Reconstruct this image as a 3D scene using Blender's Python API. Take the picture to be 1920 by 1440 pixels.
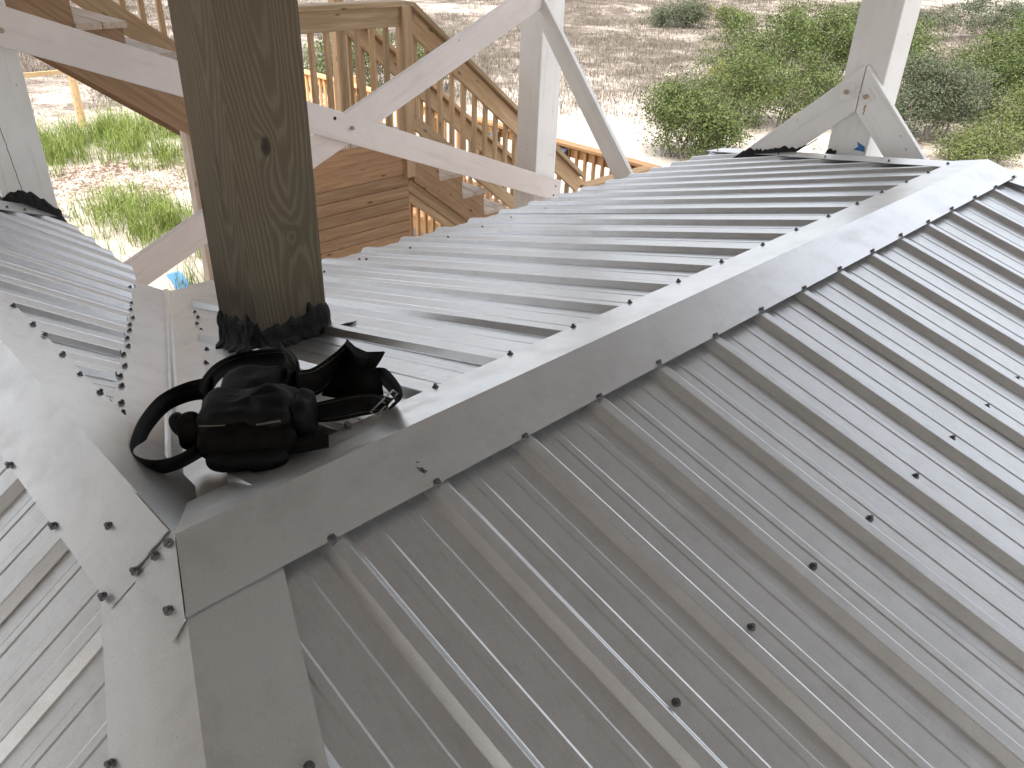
import bpy, bmesh, math, random
from mathutils import Vector, Matrix, noise
from mathutils.bvhtree import BVHTree
random.seed(7)
for o in list(bpy.data.objects): bpy.data.objects.remove(o)
S = bpy.context.scene
COL = S.collection
R = math.radians

# ------------------------------------------------------------------ camera
cam_d = bpy.data.cameras.new('camera'); cam = bpy.data.objects.new('camera', cam_d); COL.objects.link(cam)
yaw, pit, rol = R(44.5387), R(30.5241), R(2.2726)
F = Vector((math.cos(yaw)*math.cos(pit), math.sin(yaw)*math.cos(pit), -math.sin(pit)))
r0 = Vector((math.sin(yaw), -math.cos(yaw), 0)); u0 = r0.cross(F)
RT = math.cos(rol)*r0 + math.sin(rol)*u0; UP = -math.sin(rol)*r0 + math.cos(rol)*u0
cam.matrix_world = Matrix(((RT.x, UP.x, -F.x, -.3253), (RT.y, UP.y, -F.y, -1.0622), (RT.z, UP.z, -F.z, .8847), (0, 0, 0, 1)))
cam_d.sensor_width = 36; cam_d.lens = 36*1507.2/1920; cam_d.clip_start = .02; cam_d.clip_end = 2000
S.camera = cam

# ------------------------------------------------------------------ sky and sun (bright thin overcast)
SUN_EL, SUN_AZ = R(56), R(205)          # azimuth measured from +X towards +Y: light comes from -X -Y
w = bpy.data.worlds.new('World'); S.world = w; w.use_nodes = True
nt = w.node_tree; nt.nodes.clear()
sky = nt.nodes.new('ShaderNodeTexSky'); sky.sky_type = 'NISHITA'; sky.sun_disc = False
sky.sun_elevation = SUN_EL; sky.sun_rotation = math.pi/2 - SUN_AZ
sky.dust_density = 5; sky.air_density = 1.0; sky.ozone_density = 1.0
hsv = nt.nodes.new('ShaderNodeHueSaturation'); hsv.inputs['Saturation'].default_value = .26
bgn = nt.nodes.new('ShaderNodeBackground'); bgn.inputs[1].default_value = .15
out = nt.nodes.new('ShaderNodeOutputWorld')
nt.links.new(sky.outputs[0], hsv.inputs['Color']); nt.links.new(hsv.outputs[0], bgn.inputs[0]); nt.links.new(bgn.outputs[0], out.inputs[0])
sd = bpy.data.lights.new('sun', 'SUN'); sun = bpy.data.objects.new('sun', sd); COL.objects.link(sun)
sd.energy = 1.2; sd.angle = R(9); sd.color = (1, .95, .87)
sdir = Vector((math.cos(SUN_AZ)*math.cos(SUN_EL), math.sin(SUN_AZ)*math.cos(SUN_EL), math.sin(SUN_EL)))
sun.rotation_euler = sdir.to_track_quat('Z', 'Y').to_euler(); sun.location = sdir*40
S.view_settings.view_transform = 'Standard'; S.view_settings.look = 'None'
S.view_settings.exposure = 2.1; S.view_settings.gamma = 1.0
S.render.engine = 'CYCLES'

# ------------------------------------------------------------------ materials
MATS = {}
def nmat(name):
    m_ = bpy.data.materials.new(name); m_.use_nodes = True
    t = m_.node_tree; b = t.nodes['Principled BSDF']; MATS[name] = m_
    return m_, t, b
def N(t, typ, **kw):
    n = t.nodes.new(typ)
    for k, v in kw.items():
        if k in n.inputs: n.inputs[k].default_value = v
        else: setattr(n, k, v)
    return n
def L(t, a, b): t.links.new(a, b)
def ramp(t, fac, stops):
    r = t.nodes.new('ShaderNodeValToRGB'); e = r.color_ramp.elements
    while len(e) > 1: e.remove(e[-1])
    e[0].position = stops[0][0]; e[0].color = (*stops[0][1], 1)
    for p, c in stops[1:]:
        x = e.new(p); x.color = (*c, 1)
    L(t, fac, r.inputs[0]); return r.outputs[0]
def coords(t, scale=(1, 1, 1), kind='Object', jitter=0):
    tc = t.nodes.new('ShaderNodeTexCoord'); o_ = tc.outputs[kind]
    if jitter:
        oi = t.nodes.new('ShaderNodeObjectInfo'); ml = N(t, 'ShaderNodeVectorMath', operation='SCALE'); cx = N(t, 'ShaderNodeCombineXYZ')
        for i in range(3): L(t, oi.outputs['Random'], cx.inputs[i])
        L(t, cx.outputs[0], ml.inputs[0]); ml.inputs['Scale'].default_value = jitter
        ad = N(t, 'ShaderNodeVectorMath', operation='ADD'); L(t, o_, ad.inputs[0]); L(t, ml.outputs[0], ad.inputs[1]); o_ = ad.outputs[0]
    mp = N(t, 'ShaderNodeMapping'); mp.inputs['Scale'].default_value = scale
    L(t, o_, mp.inputs[0]); return mp.outputs[0]
def noi(t, v, scale, detail=4, rough=.55, dist=0):
    n = N(t, 'ShaderNodeTexNoise', Scale=scale, Detail=detail, Roughness=rough, Distortion=dist); L(t, v, n.inputs['Vector']); return n.outputs['Fac']
def bump(t, b, h, strength, dist=.01, prev=None):
    bn = N(t, 'ShaderNodeBump', Strength=strength, Distance=dist); L(t, h, bn.inputs['Height'])
    if prev: L(t, prev, bn.inputs['Normal'])
    L(t, bn.outputs[0], b.inputs['Normal']); return bn.outputs[0]
def mixc(t, fac, a, b_, typ='MIX'):
    mx = N(t, 'ShaderNodeMix', data_type='RGBA', blend_type=typ)
    if isinstance(fac, (int, float)): mx.inputs[0].default_value = fac
    else: L(t, fac, mx.inputs[0])
    for s, i in ((a, 6), (b_, 7)):
        if isinstance(s, tuple): mx.inputs[i].default_value = (*s, 1)
        else: L(t, s, mx.inputs[i])
    return mx.outputs[2]

def metal(name, lo, hi, r0_, r1_, specks, run=(1, 1, 1), met=.82):
    m_, t, b = nmat(name); v = coords(t)
    big = noi(t, v, 2.2, 5, .6); mid = noi(t, v, 26, 5, .65); fine = noi(t, v, 420, 3, .6)
    c = ramp(t, mid, [(.25, lo), (.75, hi)])
    c = mixc(t, ramp(t, fine, [(.3, (.86, .86, .86)), (.7, (1, 1, 1))]), (0, 0, 0), c, 'MIX') if False else mixc(t, .12, c, ramp(t, fine, [(.35, (.25, .25, .25)), (.65, (.9, .9, .9))]))
    sp = noi(t, v, specks, 2, .5); sm = ramp(t, sp, [(.76, (0, 0, 0)), (.79, (1, 1, 1))])
    pt = ramp(t, noi(t, v, 1.3, 2), [(.45, (0, 0, 0)), (.6, (1, 1, 1))])
    ml = N(t, 'ShaderNodeMath', operation='MULTIPLY'); L(t, sm, ml.inputs[0]); L(t, pt, ml.inputs[1])
    c = mixc(t, ml.outputs[0], c, (.03, .028, .025))
    dirt = ramp(t, noi(t, v, 7, 6, .7), [(.5, (0, 0, 0)), (.78, (.34, .34, .34))])
    c = mixc(t, dirt, c, (.39, .385, .375))
    stk = noi(t, coords(t, run), 9, 5, .65); sk = ramp(t, stk, [(.5, (0, 0, 0)), (.74, (.27, .27, .27))]); c = mixc(t, sk, c, (.38, .376, .37))
    scv = noi(t, coords(t, (run[1]*3, run[0]*.6, 1)), 40, 2, .5); sc_ = ramp(t, scv, [(.70, (0, 0, 0)), (.735, (.3, .3, .3))]); c = mixc(t, sc_, c, (.78, .78, .78))
    L(t, c, b.inputs['Base Color']); b.inputs['Metallic'].default_value = met
    rr = ramp(t, big, [(.3, (r0_,)*3), (.7, (r1_,)*3)])
    rr = mixc(t, sk, rr, (.62, .62, .62)); rr = mixc(t, .35, rr, ramp(t, mid, [(.3, (r0_,)*3), (.7, (r1_*1.15,)*3)])); L(t, rr, b.inputs['Roughness'])
    p = bump(t, b, noi(t, coords(t), 5, 2), .07, .02); bump(t, b, fine, .05, .001, p)
    return m_
M_PANEL = metal('galvanised_panel', (.565, .57, .572), (.61, .615, .617), .31, .38, 190, (9, .8, 9))
M_PANEL_X = metal('galvanised_panel_wing', (.565, .57, .572), (.61, .615, .617), .31, .38, 190, (.8, 9, 9))
M_CAP = metal('galvanised_cap', (.65, .653, .653), (.68, .683, .683), .28, .37, 260, (1, 1, 1), .74)

def wood(name, c1, c2, c3, rough=.75, grain=1.0, bmp=.25, weather=None):
    m_, t, b = nmat(name); v = coords(t, (1.1, 26*grain, 26*grain), jitter=37)
    g = noi(t, v, 2.2, 6, .62, .6); v2 = coords(t, (.9, 7, 7), jitter=11); g2 = noi(t, v2, 2.0, 3, .5, 1.4)
    c = ramp(t, g, [(.28, c1), (.5, c2), (.72, c3)])
    c = mixc(t, ramp(t, g2, [(.35, (0, 0, 0)), (.7, (.55, .55, .55))]), c, c1)
    oi = t.nodes.new('ShaderNodeObjectInfo'); tint = ramp(t, oi.outputs['Random'], [(0, (.78, .76, .74)), (.5, (1, .97, .95)), (1, (1.15, 1.05, .98))])
    c = mixc(t, 1.0, c, tint, 'MULTIPLY')
    kv = coords(t, (4, 13, 13), jitter=71); vo = N(t, 'ShaderNodeTexVoronoi', Scale=1.0); L(t, kv, vo.inputs['Vector'])
    kn = ramp(t, vo.outputs['Distance'], [(.05, (1, 1, 1)), (.14, (0, 0, 0))]); c = mixc(t, kn, c, tuple(x*.35 for x in c1))
    if weather:
        wv = noi(t, coords(t, (2, 5, 5), jitter=5), 1.6, 5, .7); c = mixc(t, ramp(t, wv, [(.42, (0, 0, 0)), (.68, (.75, .75, .75))]), c, weather)
    L(t, c, b.inputs['Base Color']); b.inputs['Roughness'].default_value = rough
    bump(t, b, g, bmp, .004); return m_
M_STAIR = wood('stair_wood', (.34, .235, .138), (.49, .36, .22), (.59, .455, .30), .75, 1, .25)
M_SKIRT = wood('reddish_board_wood', (.25, .155, .088), (.38, .25, .148), (.47, .33, .21), .78, 1, .25)
M_TREAD = wood('tread_wood', (.36, .30, .24), (.50, .43, .35), (.62, .55, .47), .8, .8, .2, (.60, .55, .50))
M_WALK = wood('new_wood', (.36, .205, .09), (.46, .28, .13), (.53, .35, .18), .7, .8, .15)
M_FENCE = wood('fence_wood', (.34, .22, .11), (.43, .30, .165), (.50, .37, .22), .7, .8, .15)
M_FRAME = wood('joist_wood', (.43, .442, .45), (.51, .523, .532), (.57, .583, .592), .8, .6, .1)

def paint(name, col, crack=False):
    m_, t, b = nmat(name); v = coords(t, (1, 1, 1), jitter=9)
    d = noi(t, v, 3.2, 6, .65); st = noi(t, coords(t, (.7, 9, 9), jitter=4), 3, 5, .6)
    c = mixc(t, ramp(t, d, [(.45, (0, 0, 0)), (.8, (.4, .4, .4))]), col, tuple(x*.72 for x in (col[0], col[1]*.98, col[2]*.93)))
    c = mixc(t, ramp(t, st, [(.54, (0, 0, 0)), (.8, (.34, .34, .34))]), c, (.45, .41, .35))
    sp = noi(t, coords(t, (1, 1, 1), jitter=3), 34, 2, .5); c = mixc(t, ramp(t, sp, [(.74, (0, 0, 0)), (.77, (.8, .8, .8))]), c, (.16, .14, .12))
    L(t, c, b.inputs['Base Color']); b.inputs['Roughness'].default_value = .55
    bump(t, b, st, .35, .004); return m_
M_WHITE = paint('white_paint', (.83, .82, .80)); M_PINK = paint('pinkish_white_paint', (.81, .74, .71))

def old_post():
    m_, t, b = nmat('weathered_timber'); tc = t.nodes.new('ShaderNodeTexCoord')
    # local X runs up the post; growth rings round a slightly leaning pith give cathedral grain
    mp = N(t, 'ShaderNodeMapping'); mp.inputs['Rotation'].default_value = (0, R(2.2), R(-3.0)); mp.inputs['Location'].default_value = (0, .035, -.03)
    L(t, tc.outputs['Object'], mp.inputs[0])
    nv = N(t, 'ShaderNodeMapping'); nv.inputs['Scale'].default_value = (1.0, 5.5, 5.5); L(t, tc.outputs['Object'], nv.inputs[0])
    warp = N(t, 'ShaderNodeTexNoise', Scale=2.2, Detail=3.0, Roughness=.5); L(t, nv.outputs[0], warp.inputs['Vector'])
    ws = N(t, 'ShaderNodeVectorMath', operation='MULTIPLY_ADD'); L(t, warp.outputs['Color'], ws.inputs[0]); ws.inputs[1].default_value = (0, .032, .032); L(t, mp.outputs[0], ws.inputs[2])
    sep = N(t, 'ShaderNodeSeparateXYZ'); L(t, ws.outputs[0], sep.inputs[0])
    cb = N(t, 'ShaderNodeCombineXYZ'); L(t, sep.outputs[1], cb.inputs[0]); L(t, sep.outputs[2], cb.inputs[1])
    ln = N(t, 'ShaderNodeVectorMath', operation='LENGTH'); L(t, cb.outputs[0], ln.inputs[0])
    val = ln.outputs['Value']
    sc = N(t, 'ShaderNodeMath', operation='MULTIPLY'); L(t, val, sc.inputs[0]); sc.inputs[1].default_value = 760.
    kmask = None
    for (kx, ky, kz, r_, dark) in ((.62, .02, .122, .028, 1), (.415, .120, -.115, .034, .5), (.40, .122, .0, .0, 0), (.36, -.03, .122, .05, .12)):
        if r_ == 0: continue
        sb = N(t, 'ShaderNodeVectorMath', operation='SUBTRACT'); L(t, tc.outputs['Object'], sb.inputs[0]); sb.inputs[1].default_value = (kx, ky, kz)
        ml = N(t, 'ShaderNodeVectorMath', operation='MULTIPLY'); L(t, sb.outputs[0], ml.inputs[0]); ml.inputs[1].default_value = (.55, 1, 1)
        le = N(t, 'ShaderNodeVectorMath', operation='LENGTH'); L(t, ml.outputs[0], le.inputs[0])
        dv = N(t, 'ShaderNodeMath', operation='DIVIDE'); L(t, le.outputs['Value'], dv.inputs[0]); dv.inputs[1].default_value = r_
        ex = N(t, 'ShaderNodeMath', operation='POWER'); ex.inputs[0].default_value = .36; L(t, dv.outputs[0], ex.inputs[1])
        m9 = N(t, 'ShaderNodeMath', operation='MULTIPLY_ADD'); L(t, ex.outputs[0], m9.inputs[0]); m9.inputs[1].default_value = 26.; L(t, sc.outputs[0], m9.inputs[2]); sc = m9
        kr = ramp(t, dv.outputs[0], [(.0, (dark,)*3), (.42, (dark*.8,)*3), (.62, (0, 0, 0))])
        if kmask is None: kmask = kr
        else: kmask = mixc(t, 1.0, kmask, kr, 'ADD')
    sn = N(t, 'ShaderNodeMath', operation='SINE'); L(t, sc.outputs[0], sn.inputs[0])
    h = N(t, 'ShaderNodeMath', operation='MULTIPLY_ADD'); L(t, sn.outputs[0], h.inputs[0]); h.inputs[1].default_value = .5; h.inputs[2].default_value = .5
    fib = noi(t, coords(t, (3, 160, 160)), 3, 3, .6)
    c = ramp(t, h.outputs[0], [(.0, (.108, .085, .052)), (.55, (.122, .097, .060)), (.85, (.152, .124, .080)), (1, (.165, .136, .089))])
    c = mixc(t, ramp(t, fib, [(.35, (0, 0, 0)), (.7, (.5, .5, .5))]), c, (.070, .054, .034))
    blot = noi(t, coords(t, (1.2, 4, 4)), 3, 5, .6); c = mixc(t, ramp(t, blot, [(.45, (0, 0, 0)), (.7, (.55, .55, .55))]), c, (.096, .083, .051))
    chk = noi(t, coords(t, (.55, 34, 34)), 2.0, 2, .5, .3); ck = ramp(t, chk, [(.295, (.9, .9, .9)), (.325, (0, 0, 0))]); c = mixc(t, ck, c, (.014, .011, .008))
    c = mixc(t, kmask, c, (.016, .011, .007))
    L(t, c, b.inputs['Base Color']); b.inputs['Roughness'].default_value = .78
    p = bump(t, b, h.outputs[0], .25, .003); bump(t, b, fib, .2, .002, p); return m_
M_OLD = old_post()

def plain(name, col, rough=.6, metallic=0, var=.25, scale=60, bmp=.1):
    m_, t, b = nmat(name); v = coords(t); n_ = noi(t, v, scale, 4, .6)
    L(t, ramp(t, n_, [(.3, tuple(x*(1-var) for x in col)), (.7, tuple(min(1, x*(1+var)) for x in col))]), b.inputs['Base Color'])
    b.inputs['Roughness'].default_value = rough; b.inputs['Metallic'].default_value = metallic
    bump(t, b, n_, bmp, .003); return m_
def dull(m_, v=.15): m_.node_tree.nodes['Principled BSDF'].inputs['Specular IOR Level'].default_value = v; return m_
M_TAR = plain('roof_tar', (.012, .012, .013), .62, 0, .4, 130, .9)
M_LEATHER = plain('black_leather', (.0035, .0033, .003), .65, 0, .35, 90, .35)
M_SUEDE = plain('worn_brown_leather', (.006, .0048, .0038), .8, 0, .4, 60, .35)
dull(M_TAR, .3); dull(M_LEATHER, .14); dull(M_SUEDE, .06)
M_THREAD = plain('grey_thread', (.16, .145, .11), .8)
M_STEEL = plain('buckle_steel', (.40, .40, .40), .38, 1, .1)
M_SCREW = plain('screw_zinc', (.12, .12, .125), .5, .7, .3, 300)
M_RUBBER = plain('washer_rubber', (.03, .03, .032), .7)
M_BOLT = plain('painted_bolt', (.45, .36, .27), .6, .2, .4, 200)
M_RUST = plain('rust_stain', (.42, .30, .18), .85, 0, .35, 120)
M_HOLE = plain('bolt_hole', (.03, .02, .015), .9)
M_INK = plain('ink', (.03, .025, .02), .8)
M_TAPE = plain('blue_tape', (.04, .17, .42), .5)
M_LAMP = plain('lamp_case', (.05, .055, .065), .35)
M_SOLAR = plain('solar_cell', (.12, .14, .19), .15)
M_WIRE = plain('fence_wire', (.36, .33, .27), .5, .3)
M_SLAB = plain('house_underside', (.56, .578, .59), .85, 0, .2, 3)
M_SIDING = plain('house_siding', (.55, .53, .50), .8, 0, .1, 3)

def leafmat(name, cols, trans=.22):
    m_, t, b = nmat(name); g = t.nodes.new('ShaderNodeNewGeometry')
    st = [(i/max(1, len(cols)-1), c) for i, c in enumerate(cols)]
    c = ramp(t, g.outputs['Random Per Island'], st); L(t, c, b.inputs['Base Color']); b.inputs['Roughness'].default_value = .55
    b.inputs['Specular IOR Level'].default_value = .15
    tr = t.nodes.new('ShaderNodeBsdfTranslucent'); L(t, c, tr.inputs[0]); mx = t.nodes.new('ShaderNodeMixShader'); mx.inputs[0].default_value = trans
    L(t, b.outputs[0], mx.inputs[1]); L(t, tr.outputs[0], mx.inputs[2]); L(t, mx.outputs[0], t.nodes['Material Output'].inputs[0]); return m_
M_LEAF_A = leafmat('oak_leaf', [(.030, .045, .012), (.052, .075, .020), (.084, .110, .034), (.125, .135, .057)])
M_LEAF_B = leafmat('yellow_green_leaf', [(.050, .066, .020), (.080, .102, .031), (.112, .134, .045), (.145, .143, .065)])
M_LEAF_C = leafmat('grey_green_leaf', [(.038, .052, .027), (.058, .076, .042), (.085, .100, .060), (.11, .10, .07)])
M_DRY = leafmat('dry_grass', [(.085, .070, .060), (.13, .108, .090), (.18, .152, .124), (.125, .12, .07)], .25)
M_GRASS = leafmat('green_grass', [(.085, .125, .022), (.135, .19, .036), (.19, .25, .06), (.25, .265, .11)], .4)
M_STRAW = leafmat('pine_straw', [(.11, .060, .038), (.16, .095, .062), (.21, .14, .10)], .1)
M_BARK = plain('shrub_bark', (.15, .125, .105), .85)
M_PALM = leafmat('palmetto_leaf', [(.12, .13, .035), (.20, .19, .06), (.26, .20, .08)], .35)

# ------------------------------------------------------------------ object helpers
W = {}
class MB:
    def __init__(s): s.v = []; s.f = []
    def add(s, vs, fs):
        n = len(s.v); s.v += [tuple(v) for v in vs]; s.f += [tuple(i+n for i in f) for f in fs]
    def mesh(s, name):
        me = bpy.data.meshes.new(name); me.from_pydata(s.v, [], s.f); me.update(); return me
def link(name, me, mat, parent=None, mtx=None):
    o = bpy.data.objects.new(name, me); COL.objects.link(o)
    if me and mat and not me.materials: me.materials.append(mat)
    mtx = mtx or Matrix.Identity(4); W[o] = mtx
    if parent:
        o.parent = parent; o.matrix_parent_inverse = W[parent].inverted()
    o.matrix_basis = mtx
    return o
def tag(o, label, cat=None, group=None, kind=None):
    o['label'] = label
    if cat: o['category'] = cat
    if group: o['group'] = group
    if kind: o['kind'] = kind
    return o
def thing(name, loc, label, cat, group=None):
    e = bpy.data.objects.new(name, None); COL.objects.link(e); W[e] = Matrix.Translation(loc); e.matrix_basis = W[e]
    e.empty_display_size = .1
    return tag(e, label, cat, group)
def struct(o): o['kind'] = 'structure'; return o
def frame(p0, d, up=(0, 0, 1)):
    d = Vector(d).normalized(); up = Vector(up)
    if abs(d.dot(up)) > .98: up = Vector((0, -1, 0))
    y = up.cross(d).normalized(); z = d.cross(y)
    return Matrix(((d.x, y.x, z.x, p0[0]), (d.y, y.y, z.y, p0[1]), (d.z, y.z, z.z, p0[2]), (0, 0, 0, 1)))
BM = {}
def board_mesh(name, ln, wy, wz, ch=.004):
    key = (name, round(ln, 3), round(wy, 3), round(wz, 3))
    if key in BM: return BM[key]
    a, b = wy/2, wz/2; c = min(ch, a*.4, b*.4)
    ring = [(-a+c, -b), (a-c, -b), (a, -b+c), (a, b-c), (a-c, b), (-a+c, b), (-a, b-c), (-a, -b+c)]
    vs = [(0, y, z) for y, z in ring] + [(ln, y, z) for y, z in ring]
    fs = [(i, (i+1) % 8, 8+(i+1) % 8, 8+i) for i in range(8)] + [tuple(range(7, -1, -1)), tuple(range(8, 16))]
    me = bpy.data.meshes.new(name); me.from_pydata(vs, [], fs); me.update(); BM[key] = me; return me
def board(name, p0, p1, wy, wz, mat, parent=None, up=(0, 0, 1)):
    """straight timber from p0 to p1; wy across, wz along 'up'"""
    p0 = Vector(p0); p1 = Vector(p1)
    return link(name, board_mesh(name+mat.name, (p1-p0).length, wy, wz), mat, parent, frame(p0, p1-p0, up))
def prism(name, poly, axis, a0, a1, mat, parent=None):
    """polygon extruded along axis 'x' or 'y'; local frame has X along the longest edge so grain follows the timber"""
    n = len(poly)
    best = max(range(n), key=lambda i: (Vector(poly[(i+1) % n])-Vector(poly[i])).length)
    d2 = Vector(poly[(best+1) % n])-Vector(poly[best])
    if axis == 'y': P = lambda q, a: Vector((q[0], a, q[1])); d = Vector((d2[0], 0, d2[1]))
    else: P = lambda q, a: Vector((a, q[0], q[1])); d = Vector((0, d2[0], d2[1]))
    if d.z < 0: d = -d
    Mx = frame(P(poly[0], (a0+a1)/2), d); inv = Mx.inverted()
    mb = MB(); ar = sum(poly[i][0]*poly[(i+1) % n][1]-poly[(i+1) % n][0]*poly[i][1] for i in range(n))
    vs = [inv @ P(q, a0) for q in poly]+[inv @ P(q, a1) for q in poly]
    mb.add(vs, [tuple(range(n)), tuple(range(2*n-1, n-1, -1))]+[(i, n+i, n+(i+1) % n, (i+1) % n) for i in range(n)])
    me = mb.mesh(name); bm = bmesh.new(); bm.from_mesh(me); bmesh.ops.recalc_face_normals(bm, faces=bm.faces)
    bmesh.ops.bevel(bm, geom=list(bm.edges), offset=.003, segments=1, affect='EDGES'); bm.to_mesh(me); bm.free()
    return link(name, me, mat, parent, Mx)
def tube(mb, pts, rad, n=6, taper=None):
    rings = []
    for i, p in enumerate(pts):
        p = Vector(p); d = (Vector(pts[min(i+1, len(pts)-1)])-Vector(pts[max(i-1, 0)])).normalized()
        u = d.orthogonal().normalized(); v = d.cross(u); r_ = rad if taper is None else rad+(taper-rad)*i/(len(pts)-1)
        rings.append([p+r_*(math.cos(2*math.pi*k/n)*u+math.sin(2*math.pi*k/n)*v) for k in range(n)])
    vs = [v for r_ in rings for v in r_]
    fs = [(i*n+k, i*n+(k+1) % n, (i+1)*n+(k+1) % n, (i+1)*n+k) for i in range(len(pts)-1) for k in range(n)]
    fs += [tuple(range(n-1, -1, -1)), tuple(range((len(pts)-1)*n, len(pts)*n))]
    mb.add(vs, fs)
def smooth(o):
    for p in o.data.polygons: p.use_smooth = True
    return o

# ================================================================== THE GROUND
GZ = -3.4
def gh(x, y):
    d = math.hypot(x-3, y-3); k = max(0, min(1, (d-14)/26))
    return GZ + .05*noise.noise((x*.5, y*.5, 0)) + k*(.35*noise.noise((x*.11, y*.11, 3))) + max(0, min(1, (d-55)/60))*(1.6+1.6*noise.noise((x*.03, y*.03, 9)))
def axis_pts():
    a = [0]; s = .6
    while a[-1] < 700: a.append(a[-1]+s); s = s if a[-1] < 45 else s*1.22
    return [-x for x in a[:0:-1]]+a
ax_ = axis_pts(); mb = MB(); n_ = len(ax_)
mb.v = [(x+8, y+8, gh(x+8, y+8)) for y in ax_ for x in ax_]
mb.f = [(j*n_+i, j*n_+i+1, (j+1)*n_+i+1, (j+1)*n_+i) for j in range(n_-1) for i in range(n_-1)]
m_, t, b = nmat('dune_sand'); v = coords(t)
big = noi(t, v, .16, 6, .62, .4); mid = noi(t, v, 1.3, 6, .7, .5); fine = noi(t, v, 22, 4, .7)
sand = ramp(t, fine, [(.3, (.27, .232, .196)), (.7, (.40, .355, .31))])
lit = ramp(t, noi(t, v, 60, 3, .7), [(.3, (.055, .044, .037)), (.7, (.14, .112, .095))]); lit = mixc(t, ramp(t, noi(t, v, 4.5, 6, .75), [(.44, (0, 0, 0)), (.62, (.85, .85, .85))]), lit, ramp(t, noi(t, v, .9, 4, .6), [(.35, (.045, .040, .034)), (.65, (.20, .17, .145))]))
# plant litter gathers on the open dune beyond the trodden sand round the house
ge = t.nodes.new('ShaderNodeNewGeometry'); dd = N(t, 'ShaderNodeVectorMath', operation='DISTANCE'); L(t, ge.outputs['Position'], dd.inputs[0]); dd.inputs[1].default_value = (5, 4, GZ)
mr = N(t, 'ShaderNodeMapRange'); L(t, dd.outputs['Value'], mr.inputs[0]); mr.inputs[1].default_value = 9; mr.inputs[2].default_value = 19; mr.inputs[3].default_value = -.16; mr.inputs[4].default_value = .10
s1 = N(t, 'ShaderNodeMath', operation='MULTIPLY_ADD'); L(t, mid, s1.inputs[0]); s1.inputs[1].default_value = .55; L(t, mr.outputs[0], s1.inputs[2])
s2 = N(t, 'ShaderNodeMath', operation='MULTIPLY_ADD'); L(t, big, s2.inputs[0]); s2.inputs[1].default_value = .5; L(t, s1.outputs[0], s2.inputs[2])
msk = ramp(t, s2.outputs[0], [(.52, (0, 0, 0)), (.66, (1, 1, 1))])
L(t, mixc(t, msk, sand, lit), b.inputs['Base Color']); b.inputs['Roughness'].default_value = .95; b.inputs['Specular IOR Level'].default_value = .05
p = bump(t, b, mid, .3, .08); bump(t, b, fine, .4, .02, p)
gr = link('ground', mb.mesh('ground'), m_); struct(gr); smooth(gr)

# ================================================================== THE METAL ROOF
m1, m2 = .267, .6833          # slopes: long faces / steep faces of the corner wing
SP = .2286; HR = .0215         # rib spacing, gap between cap line and pan
VX = m2/m1                     # hip and valley run y = VX * x in plan
AX, AE, BE = 3.64, 4.90, 2.5   # end of long ridge, end of its eave, end of short ridge
EY, EX = 2.04, .90             # eave offsets
roof = thing('metal_roof', (0, 0, GZ), 'low hipped roof of ribbed silver metal sheets with wide ridge caps', 'roof')
def prof():
    rib = [(-.031, 0), (-.0285, .0010), (-.0145, .0182), (-.0120, .0190), (.0120, .0190), (.0145, .0182), (.0285, .0010), (.031, 0)]
    mn = []
    for c in (.0772, .1514): mn += [(c-.012, 0), (c-.0075, .0017), (c+.0075, .0017), (c+.012, 0)]
    return rib, mn
RIB, MIN = prof()
def panel(first, nrib, surf, rng, lift, name='roof_panel', mat=None, segs=7):
    """ribbed sheet: u runs along the ridge from rib 'first'; surf(u,v)->xyz of the pan; rng(u)->(v0,v1)"""
    cols = []
    for k in range(nrib+1):
        c = first+k*SP
        rb = RIB if k < nrib else RIB[:6]
        cols += [(c+du, h) for du, h in rb]
        if k < nrib: cols += [(c+du, h) for du, h in MIN]
    mb = MB(); idx = []
    for u, h in cols:
        r_ = rng(u)
        if r_ is None or r_[1]-r_[0] < .004: idx.append(None); continue
        row = []
        for s in range(segs+1):
            vv = r_[0]+(r_[1]-r_[0])*s/segs
            P = surf(u, vv); z = P[2]+h+lift+.0009*noise.noise((P[0]*3.1, P[1]*3.1, 4.2))
            row.append(len(mb.v)); mb.v.append((P[0], P[1], z))
        idx.append(row)
    for a, b_ in zip(idx[:-1], idx[1:]):
        if a and b_:
            for s in range(segs): mb.f.append((a[s], b_[s], b_[s+1], a[s+1]))
    if not mb.f: return
    me = mb.mesh(name); bm = bmesh.new(); bm.from_mesh(me); bmesh.ops.recalc_face_normals(bm, faces=bm.faces)
    if sum(f.normal.z for f in bm.faces) < 0: bmesh.ops.reverse_faces(bm, faces=bm.faces)
    bm.to_mesh(me); bm.free()
    return link(name, me, mat or M_PANEL, roof)
K = (AE-AX)/EY
# front face (E) : ribs down -y
surfE = lambda u, v: (u, -v, -m1*v-HR)
def rngE(u):
    v0 = .03 if 0 <= u <= AX else ((-u)*VX+.02 if u < 0 else (u-AX)/K+.02)
    return (v0, EY) if v0 < EY else None
x0 = .206
for i, f in enumerate((-5, -1, 3, 7, 11, 15, 19)): panel(x0+f*SP, 4, surfE, rngE, .0012*(i % 2))
# rear face (G) : ribs down +y, cut along the valley
surfG = lambda u, v: (u, v, -m1*v-HR)
def rngG(u):
    v1 = EY
    if u < EX+.15: v1 = min(EY, (u-.10)*VX)
    v0 = .03 if u <= AX else (u-AX)/K+.02
    return (v0, v1) if v1 > v0 else None
xg = .636
for i, f in enumerate((-3, 1, 5, 9, 13, 17)): panel(xg+f*SP, 4, surfG, rngG, .0012*(i % 2))
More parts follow.
